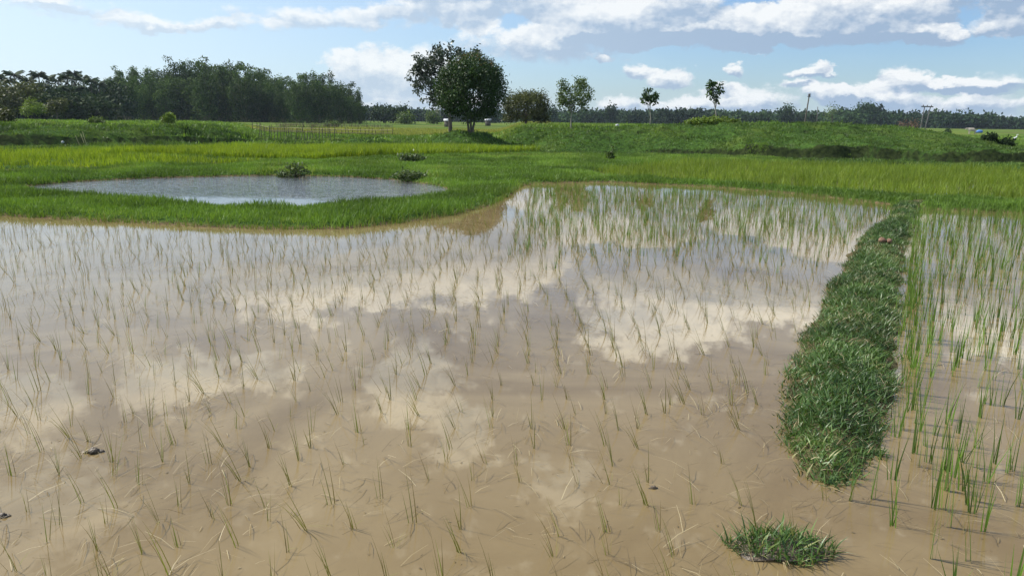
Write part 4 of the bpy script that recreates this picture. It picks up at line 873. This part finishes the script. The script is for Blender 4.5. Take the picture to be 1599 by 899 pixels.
for a_, b_ in (((127, 229), (118, 212)), ((135, 229), (126, 209)), ((137, 229), (129, 206))):
    p0 = np.array(at(*a_, 38.3)) - np.array([bx, by, zg(bx, by)]); p1 = np.array(at(*b_, 38.1)) - np.array([bx, by, zg(bx, by)]); p0[2] -= .2; V, Q, R = tube([p0, (p0 + p1) / 2, p1], [.017, .015, .011]); mesh_np('stick', V, Q, M['bamboowood'], root, smooth=True)

# ------------------------------------------------------------------ animals and small bright things in the far right field
def skin_body(name, verts, edges, radii, m, parent=None, loc=None, rz=0):
    me = bpy.data.meshes.new(name); me.from_pydata(verts, edges, []); me.materials.append(m); o = bpy.data.objects.new(name, me); COL.objects.link(o)
    if parent: o.parent = parent
    if loc is not None: o.location = loc
    o.rotation_euler.z = rz; o.modifiers.new('skin', 'SKIN')
    sv = me.skin_vertices[0].data if me.skin_vertices else None
    if sv is None:
        bpy.context.view_layer.objects.active = o; bpy.ops.mesh.customdata_skin_add(); sv = me.skin_vertices[0].data
    for i, r in enumerate(radii): sv[i].radius = (r, r) if not isinstance(r, tuple) else r
    sv[0].use_root = True
    sb = o.modifiers.new('sub', 'SUBSURF'); sb.levels = 1; sb.render_levels = 1; return o
x, y = gp(1517, 210.5); z0 = zg(x, y)
cv = [(0, 0, .82), (.45, 0, .85), (-.5, 0, .84), (.72, 0, 1.0), (.98, 0, .98), (1.14, 0, .84), (.42, .14, .42), (.42, .15, .0), (.42, -.14, .42), (.44, -.15, .0), (-.5, .14, .55), (-.56, .15, .3), (-.5, .15, 0), (-.5, -.14, .55), (-.55, -.15, .3), (-.48, -.15, 0), (-.68, 0, .78), (-.72, 0, .35), (.93, .12, 1.06), (.93, -.12, 1.06)]
ce = [(0, 1), (0, 2), (1, 3), (3, 4), (4, 5), (1, 6), (6, 7), (1, 8), (8, 9), (2, 10), (10, 11), (11, 12), (2, 13), (13, 14), (14, 15), (2, 16), (16, 17), (4, 18), (4, 19)]
cr_ = [.30, .28, .27, .16, .13, .07, .09, .05, .09, .05, .11, .06, .05, .11, .06, .05, .03, .02, .03, .03]
tag(skin_body('cow', cv, ce, cr_, M['hide'], loc=(x, y, z0), rz=2.9), 'pale cow grazing far out in the field at the right', 'cow')
x, y = gp(1584, 221); z0 = zg(x, y)
root = empty('egret', (x, y, z0), 'white egret standing in the green field near the right edge', 'bird')
b_ = skin_body('body', [(0, 0, .34), (.14, 0, .40), (-.20, 0, .26), (.20, 0, .52), (.15, 0, .66), (.24, 0, .70), (.38, 0, .68)], [(0, 1), (0, 2), (1, 3), (3, 4), (4, 5), (5, 6)], [.10, .07, .03, .03, .028, .04, .008], M['feather'], root)
for s in (-1, 1):
    V, Q, R = tube([(0, .04 * s, .28), (.02, .04 * s, .14), (0, .04 * s, -.02)], [.01, .008, .008], 5, cap=False); mesh_np('leg', V, Q, M['mud'], root)
x, y = gp(1529, 208); z0 = zg(x, y); V, Q, R = lump((0, 0, .25), (.75, .5, .42), seed=5, amp=.15); tag(mesh_np('tarp_heap', V, Q, M['blue'], smooth=True, loc=(x, y, z0)), 'heap under a blue plastic sheet beside the pale cow', 'tarpaulin')
x, y, z = at(964, 192, 60); V, Q, R = lump((0, 0, .12), (.16, .12, .14), seed=6, amp=.1); tag(mesh_np('white_sack', V, Q, M['white'], smooth=True, loc=(x, y, zg(x, y))), 'small white sack on the raised land between the open tree and the left sapling', 'sack')
x, y = gp(99, 231.5); V, Q, R = lump((0, 0, .28), (.07, .06, .06), seed=7, amp=.1); tag(mesh_np('white_rag', V, Q, M['white'], smooth=True, loc=(x, y, .0)), 'tiny white rag caught on the rice tips left of the pale sticks', 'rag')

# ------------------------------------------------------------------ air
me = bpy.data.meshes.new('haze'); X_, Y0, Y1, ZT = 1500, -120, 1500, 40
hv = [(-X_, Y0, -3), (X_, Y0, -3), (X_, Y1, -3), (-X_, Y1, -3), (-X_, Y0, ZT), (X_, Y0, ZT), (X_, Y1, ZT), (-X_, Y1, ZT)]
me.from_pydata(hv, [], [(0, 3, 2, 1), (4, 5, 6, 7), (0, 1, 5, 4), (2, 3, 7, 6), (0, 4, 7, 3), (1, 2, 6, 5)]); hm = bpy.data.materials.new('air'); hm.use_nodes = True; t = NT(hm.node_tree); t.n.clear()
pv = t.node('ShaderNodeVolumePrincipled'); pv.inputs['Color'].default_value = (.72, .84, 1, 1); pv.inputs['Density'].default_value = .00013; pv.inputs['Anisotropy'].default_value = .1
o = t.node('ShaderNodeOutputMaterial'); t.l.new(pv.outputs[0], o.inputs['Volume']); me.materials.append(hm); ho = bpy.data.objects.new('haze', me); COL.objects.link(ho); tag(ho, 'thin bluish air over the fields', 'haze', kind='stuff')
print('done')
